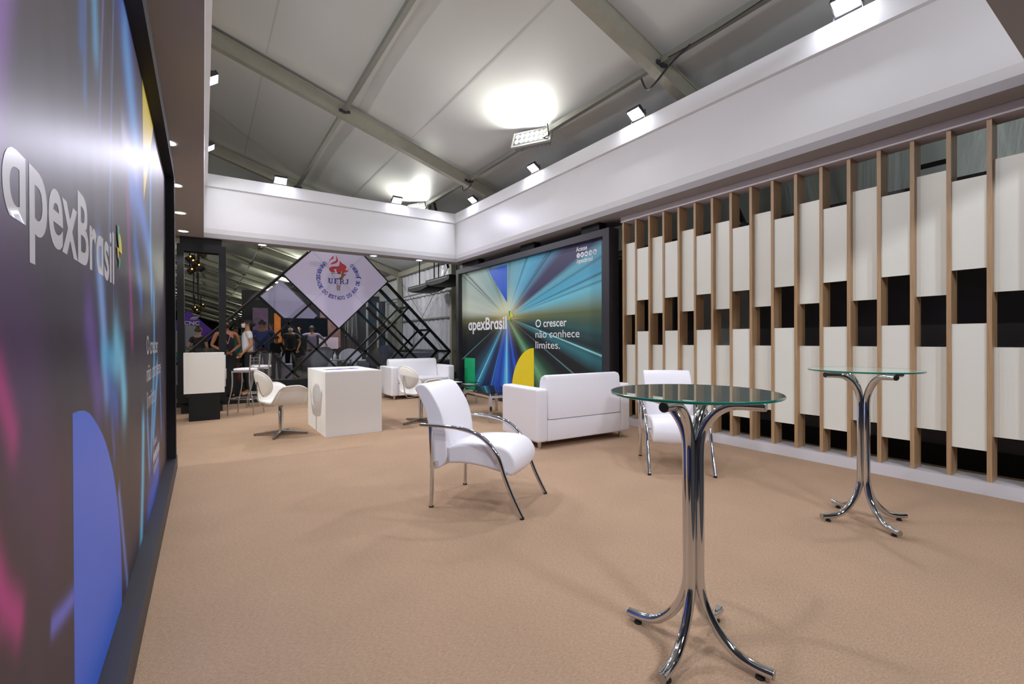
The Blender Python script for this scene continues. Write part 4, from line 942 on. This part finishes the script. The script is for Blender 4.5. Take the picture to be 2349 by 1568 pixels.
for i, (a, b, lab) in enumerate((((6.85, 18.5, 3.7), (6.85, 14.1, .6), 'thin bracing cable falling to the right across the vinyl wall'), ((6.83, 14.1, 3.7), (6.83, 18.5, .6), 'thin bracing cable rising to the right across the vinyl wall'))):
    tag(MB().tube([a, b], .008, 8).build('bracing_cable', CHAR), lab, 'cable')
tag(MB().tube([(6.75, 13.9, 3.05), (6.75, 22, 3.0)], .03, 10).build('rail', ALUD), 'horizontal grey tube along the vinyl wall behind the overhead units', 'rail')

# ---- far hall seen through the portal
t = thing('diamond_sign', (-.50, 21, .63), 0, 'dark purple diamond sign with white lettering and leaf mark seen through the portal', 'sign')
m = MB(); q = [(0, 0), (.86, .95), (0, 1.80), (-.86, .95)]
m.add([(x+.05, 0, z) for x, z in q]+[(x+.05, .06, z) for x, z in q], [(0, 1, 2, 3), (7, 6, 5, 4), (0, 4, 5, 1), (1, 5, 6, 2), (2, 6, 7, 3), (3, 7, 4, 0)])
g = m.build('panel', mat('deep_purple', (.055, .02, .17), .5, emit=(.08, .03, .25), es=.25), t)
text('CNC', LETW, g, (-.10, -.01, 1.27), (1, 0, 0), (0, 0, 1), .48, .13, .03)
strip2 = MB().add([(x, -.012, z) for x, z in ((.08, 1.45), (.12, 1.52), (.20, 1.57), (.38, 1.58), (.34, 1.54), (.22, 1.54), (.15, 1.50))], [tuple(range(7))]); strip2.build('leaf_mark', LETW, g)
MB().add([(x, -.012, z) for x, z in ((.12, 1.47), (.26, 1.475), (.34, 1.515), (.24, 1.51), (.16, 1.49))], [tuple(range(5))]).build('leaf_mark', LETW, g)
MB().box(0, .06, -.63, .06, .10, 0.2).build('post', BLACK, t)
def banner(x0, x1, y, z1, lab):
    t = thing('pull_up_banner', ((x0+x1)/2, y, .1003), 0, lab, 'banner', 'white and green pull-up banners')
    w = (x1-x0)/2
    p = MB().box(-w, 0, .05, w, .01, z1).build('sheet', mat('banner_white', (.42, .43, .45), .5), t)
    MB().box(-w, -.004, z1-.64, w, -.001, z1-.55).build('green_band', mat('banner_green', (.06, .32, .10), .5), p)
    MB().box(-w, -.05, 0, w, .06, .05).build('base', STEEL, t)
    return t, p
t, p = banner(-.40, -.13, 15, 1.60, 'white pull-up banner with a green band seen inside the portal')
MB().lathe([(.05, 0), (.06, 0)], n=20).build('round_mark', REDI, p).location = (-.02, -.005, 1.38)
t, p = banner(-.80, -.52, 15, 1.45, 'white pull-up banner with green and blue bands left of the portal')
MB().box(-.14, -.006, .62, .14, -.002, .80).build('blue_band', mat('banner_blue', (.02, .18, .40), .5), p)
def rig(loc, n, lab, drop):
    t = thing('stage_light_rig', loc, 0, lab, 'stage lights', 'black stage light clusters')
    for i in range(n):
        a = i*1.9; m = MB(); c = Vector((.055*math.cos(a), .05*math.sin(a), -.085*i)); d = Vector((math.cos(a*1.3), -.3, -.6)).normalized()
        m.tube([tuple(c), tuple(c+d*.15)], .062, 12, rs=[.7, 1]); lm = m.build('lamp_can', BLACKM, t)
        e = c+Vector((.07*math.cos(a*2), -.11, -.02)); MB().ell(e, .014, .014, .014, 8, 6).build('bulb', mat('orange_bulb', (1, .4, .1), .5, emit=(1, .35, .06), es=9), lm)
    MB().box(-.10, -.03, -.09*n, -.075, .03, .25).box(.06, -.03, -.25, .085, .03, .25).box(-.10, -.02, -.2, .085, .02, -.17).build('frame', BLACKM, t)
    MB().tube([(.0, 0, .2), (0, 0, drop)], .018, 8).build('hanging_rod', BLACKM, t)
    return t
rig((-.14, 11.6, 3.12), 5, 'cluster of black stage lights with orange bulbs hanging inside the portal, upper one', 3.24)
rig((-.13, 17.0, 2.42), 3, 'small lower cluster of black stage lights above the purple diamond sign', 3.93)
for dx in (-.03, .05): tag(MB().tube([(-.13+dx, 11.66, 2.7), (-.14+dx, 11.66, 2.05)], .012, 8).build('hanging_cable', BLACKM), 'black cable hanging below the upper stage lights, %s of the pair' % ('left' if dx < 0 else 'right'), 'cable')

# ---------------------------------------------------------------- people
def skin(verts, edges, radii, sub=2, root=0):
    me = bpy.data.meshes.new('sk'); me.from_pydata([tuple(v) for v in verts], edges, []); o = bpy.data.objects.new('sk', me); COL.objects.link(o)
    md = o.modifiers.new('s', 'SKIN'); md.use_smooth_shade = True
    for i, d in enumerate(me.skin_vertices[0].data):
        r = radii[i]; d.radius = r if isinstance(r, tuple) else (r, r); d.use_root = (i == root)
    o.modifiers.new('u', 'SUBSURF').levels = sub
    dg = bpy.context.evaluated_depsgraph_get(); ev = o.evaluated_get(dg); m2 = ev.to_mesh()
    vs = [v.co.copy() for v in m2.vertices]; fs = [tuple(p.vertices) for p in m2.polygons]; ev.to_mesh_clear()
    bpy.data.objects.remove(o); bpy.data.meshes.remove(me); return vs, fs
def person(loc, rz_, h, lab, skinc, top, bottom, hairc, Le, Lw, Re, Rw, sleeves='short', mask=None, hair='short', legs=True, top_noise=.02, strap=None, w=1.):
    S = h/1.7; t = thing('person', loc, rz_, lab, 'person')
    SK = mat('skin_%02d%02d' % (int(skinc[0]*99), int(skinc[1]*99)), skinc, .5)
    V = Vector
    pts = [V((0, .0, .95)), V((0, 0, 1.08)), V((0, -.01, 1.27)), V((0, 0, 1.395)), V((0, .005, 1.46)), V((0, -.005, 1.52)), V((0, -.015, 1.585)), V((0, -.005, 1.655))]
    rad = [(.145*w, .105), (.122*w, .095), (.145*w, .105), (.085, .065), (.046, .046), (.058, .062), (.070, .086), (.052, .062)]
    ed = [(i, i+1) for i in range(7)]
    def add(parent, chain):
        i = parent
        for (p, r) in chain: pts.append(V(p)); rad.append(r); ed.append((i, len(pts)-1)); i = len(pts)-1
        return i
    arms = []
    for s_, E, Wr in ((1, Le, Lw), (-1, Re, Rw)):
        sh = (s_*.165*w, 0, 1.385); E = V(E); Wr = V(Wr); d = (Wr-E).normalized(); arms.append((s_, sh, E, Wr, d))
        add(3, [(sh, .052), (tuple((V(sh)+E)/2), .044), (tuple(E), .036), (tuple((E+Wr)/2), .033), (tuple(Wr), .024), (tuple(Wr+d*.05), (.036, .020)), (tuple(Wr+d*.09), (.038, .018))])
    for s_ in (1, -1):
        add(0, [((s_*.085, 0, .88), .085), ((s_*.095, -.005, .68), .072), ((s_*.10, -.01, .48), .052), ((s_*.10, .01, .28), .047), ((s_*.10, .02, .09), .033), ((s_*.105, -.04, .045), .033), ((s_*.115, -.14, .03), (.036, .022))])
    vs, fs = skin(pts, ed, rad); body = MB(); body.add(vs, fs, True)
    for (s_, sh, E, Wr, d) in arms:   # five fingers, curled
        side = d.cross(V((0, 1, .2))).normalized(); nrm = side.cross(d).normalized(); p0 = Wr+d*.085
        for k, L in enumerate((.060, .068, .064, .050)):
            a = p0+side*(.026-.0175*k); b = a+d*L*.5-nrm*.006; c = b+d*L*.38-nrm*.022
            body.tube([tuple(a), tuple(b), tuple(c)], .0085, 8, rs=[1, .95, .75])
        a = Wr+d*.035+side*.03; body.tube([tuple(a), tuple(a+side*.025+d*.03), tuple(a+side*.03+d*.055-nrm*.01)], .010, 8, rs=[1, .95, .75])
    body.tube([(0, -.098, 1.605), (0, -.118, 1.578), (0, -.100, 1.568)], .012, 8, rs=[.6, 1, .8])      # nose
    for s_ in (1, -1): body.ell((s_*.078, .005, 1.585), .010, .020, .030, 10, 8)                       # ears
    body.tube([(-.022, -.094, 1.540), (0, -.101, 1.540), (.022, -.094, 1.540)], .006, 6)                  # lips
    bo = body.build('body', SK, t)
    for s_ in (1, -1): MB().ell((s_*.028, -.092, 1.603), .011, .006, .007, 10, 6).build('eye', mat('eye_dark', (.02, .015, .01), .3), bo)
    # clothing
    cp = [V((0, 0, .87)), V((0, 0, 1.08)), V((0, -.01, 1.27)), V((0, 0, 1.39)), V((0, .003, 1.43))]; cr = [(.172*w, .130), (.145*w, .114), (.166*w, .124), (.105, .085), (.066, .060)]; ce = [(0, 1), (1, 2), (2, 3), (3, 4)]
    if sleeves != 'none':
        for (s_, sh, E, Wr, d) in arms:
            i = 3
            ch = [(V(sh)+V((0, 0, .002)), .064), ((V(sh)*.45+E*.55), .056)]
            if sleeves == 'long': ch += [(E, .048), ((E+Wr)/2, .043), (Wr-d*.02, .034)]
            for (p, r) in ch: cp.append(V(p)); cr.append(r); ce.append((i, len(cp)-1)); i = len(cp)-1
    vs, fs = skin(cp, ce, cr); m = MB(); m.add(vs, fs, True); m.build('top', top, t)
    if legs:
        lp_ = [V((0, 0, 1.00))]; lr = [(.135*w, .105)]; le = []
        for s_ in (1, -1):
            i = 0
            for (p, r) in (((s_*.085, 0, .87), .10), ((s_*.096, -.005, .66), .085), ((s_*.10, -.01, .46), .066), ((s_*.10, .01, .28), .060), ((s_*.10, .02, .11), .053)):
                lp_.append(V(p)); lr.append(r); le.append((i, len(lp_)-1)); i = len(lp_)-1
        vs, fs = skin(lp_, le, lr); m = MB(); m.add(vs, fs, True); m.build('trousers', bottom, t)
    # hair
    HM = mat('hair_%02d' % int(hairc[0]*99), hairc, .55, 0, .4, 120); hm = MB(); n, k = 22, 12; vs = []; fs = []
    for i in range(n):
        a = 2*PI*i/n
        for j in range(k+1):
            face = max(0, -math.sin(a)); low = (1.93 if hair != 'short' else 1.72)-1.02*face**1.5; th = low*j/k
            vs.append((.088*math.sin(th)*math.cos(a), .008+.104*math.sin(th)*math.sin(a), 1.592+.100*math.cos(th)))
    for i in range(n):
        for j in range(k): fs.append((i*(k+1)+j, i*(k+1)+j+1, ((i+1) % n)*(k+1)+j+1, ((i+1) % n)*(k+1)+j))
    hm.add(vs, fs, True)
    if hair == 'bun': hm.ell((0, .125, 1.575), .042, .042, .040, 14, 10); hm.ell((0, .085, 1.575), .05, .05, .055, 14, 10)
    if hair == 'top': hm.ell((0, .03, 1.70), .045, .045, .035, 14, 10)
    hm.build('hair', HM, t)
    if mask:
        mm = MB(); vs = []; fs = []
        for i in range(15):
            a = R(-150+120*i/14)
            for j in range(7):
                q = j/6; z = 1.505+.085*q; bul = .012*math.sin(PI*q)
                vs.append(((.074+bul)*math.cos(a), -.012+(.092+bul*1.4)*math.sin(a), z))
        for i in range(14):
            for j in range(6): fs.append((i*7+j, i*7+j+1, (i+1)*7+j+1, (i+1)*7+j))
        mm.add(vs, fs, True); mk = mm.build('face_mask', mat('mask_%d' % int(mask[0]*99), mask, .8), t)
        for s_ in (1, -1): MB().tube([(s_*.062, -.06, 1.57), (s_*.080, .0, 1.585)], .002, 6).build('ear_loop', mat('mask_%d' % int(mask[0]*99)), mk)
    if strap is not None:
        MB().tube(spline([(-.06, -.03, 1.43), (-.055, -.10, 1.36), (-.02, -.135, 1.22), (0, -.14, 1.16), (.02, -.135, 1.22), (.055, -.10, 1.36), (.06, -.03, 1.43)], 5), .005, 6).build('lanyard', strap, t)
    t.scale = (S, S, S); return t
CAM = Vector((0, 0))
TAN = (.50, .25, .13); BRN = (.36, .15, .07); PALE = (.62, .36, .25)
WT = mat('white_tshirt', (.74, .73, .76), .8, 0, .5, 9); BT = mat('black_cloth', (.008, .008, .009), .9)
person((.80, 11.62, .1), R(-82), 1.66, 'woman in white T-shirt and black trousers, white mask, one hand at her pocket', TAN, WT, BT, (.012, .010, .010),
       (.22, .04, 1.13), (.14, -.13, .93), (-.23, .06, 1.13), (-.15, -.12, .93), 'short', (.78, .78, .80), 'bun')
person((.405, 11.55, .1), R(8), 1.64, 'person in black sleeveless top and black skirt with black mask, beside the portal', BRN, BT, BT, (.012, .010, .010),
       (.27, .05, 1.13), (.08, -.16, 1.0), (-.27, .05, 1.13), (-.08, -.16, 1.0), 'none', (.01, .01, .01), 'bun', strap=mat('pink_lanyard', (.6, .3, .4), .6), w=1.12)
MB().lathe([(.0, .98), (.17, .98), (.19, .85), (.20, .5), (.23, .08), (.20, .08)], n=24, sx=1, sy=.75).build('skirt', BT, bpy.data.objects['person.001'])
BLS = mat('blue_shirt', (.045, .065, .19), .8, 0, .4, 9)
person((1.22, 13.0, .104), R(165), 1.72, 'man in blue long-sleeved shirt seen from behind, hand to his ear behind the glass', BRN, BLS, mat('grey_trousers', (.20, .19, .20), .8), (.03, .03, .035),
       (.30, .10, 1.12), (.28, .0, .90), (-.27, -.12, 1.22), (-.17, -.13, 1.46), 'long', None, 'short', w=1.18)
person((2.28, 15.9, .104), R(-12), 1.68, 'person in dark shirt with white mask standing before the dark television', TAN, mat('dark_olive_shirt', (.035, .04, .032), .8), BT, (.012, .010, .010),
       (.26, .05, 1.13), (.20, -.10, .92), (-.26, .03, 1.12), (-.24, -.05, .88), 'short', (.72, .76, .80), 'short', w=1.1)
person((3.02, 16.6, .104), R(176), 1.70, 'man in lilac striped shirt seen from behind raising his left hand', TAN, mat('lilac_shirt', (.30, .25, .33), .8, 0, .3, 12, .1, 30), mat('lilac_grey_trousers', (.16, .15, .17), .8), (.03, .03, .03),
       (.36, -.05, 1.30), (.38, -.10, 1.50), (-.38, -.05, 1.22), (-.46, -.16, 1.08), 'long', None, 'short', w=1.12)
person((-.10, 14.0, .1), R(150), 1.55, 'person in dark patterned top with dark blond tied hair seen through the portal', PALE, mat('dark_plaid', (.05, .045, .05), .8, var=.9, vscale=14), BT, (.10, .07, .03),
       (.25, .05, 1.13), (.18, -.10, 1.0), (-.25, .05, 1.13), (-.18, -.10, 1.0), 'short', None, 'top')
person((.70, 14.2, .104), R(20), 1.56, 'small far person in a teal top, mostly hidden between the two women', BRN, mat('teal_cloth', (.02, .26, .28), .8), BT, (.02, .015, .01),
       (.25, .05, 1.13), (.2, -.05, .9), (-.25, .05, 1.13), (-.2, -.05, .9), 'long')
person((1.72, 14.6, .104), R(190), 1.35, 'short figure in black clothes right of the man in the blue shirt', BRN, BT, BT, (.012, .01, .01),
       (.25, .05, 1.13), (.2, -.05, .9), (-.25, .05, 1.13), (-.2, -.05, .9), 'long')
tag(MB().box(.50, 12.6, .105, .74, 12.8, .75).build('shopping_bag', mat('red_bag', (.28, .02, .04), .6)), 'dark red bag standing behind the glass between the two women', 'bag')
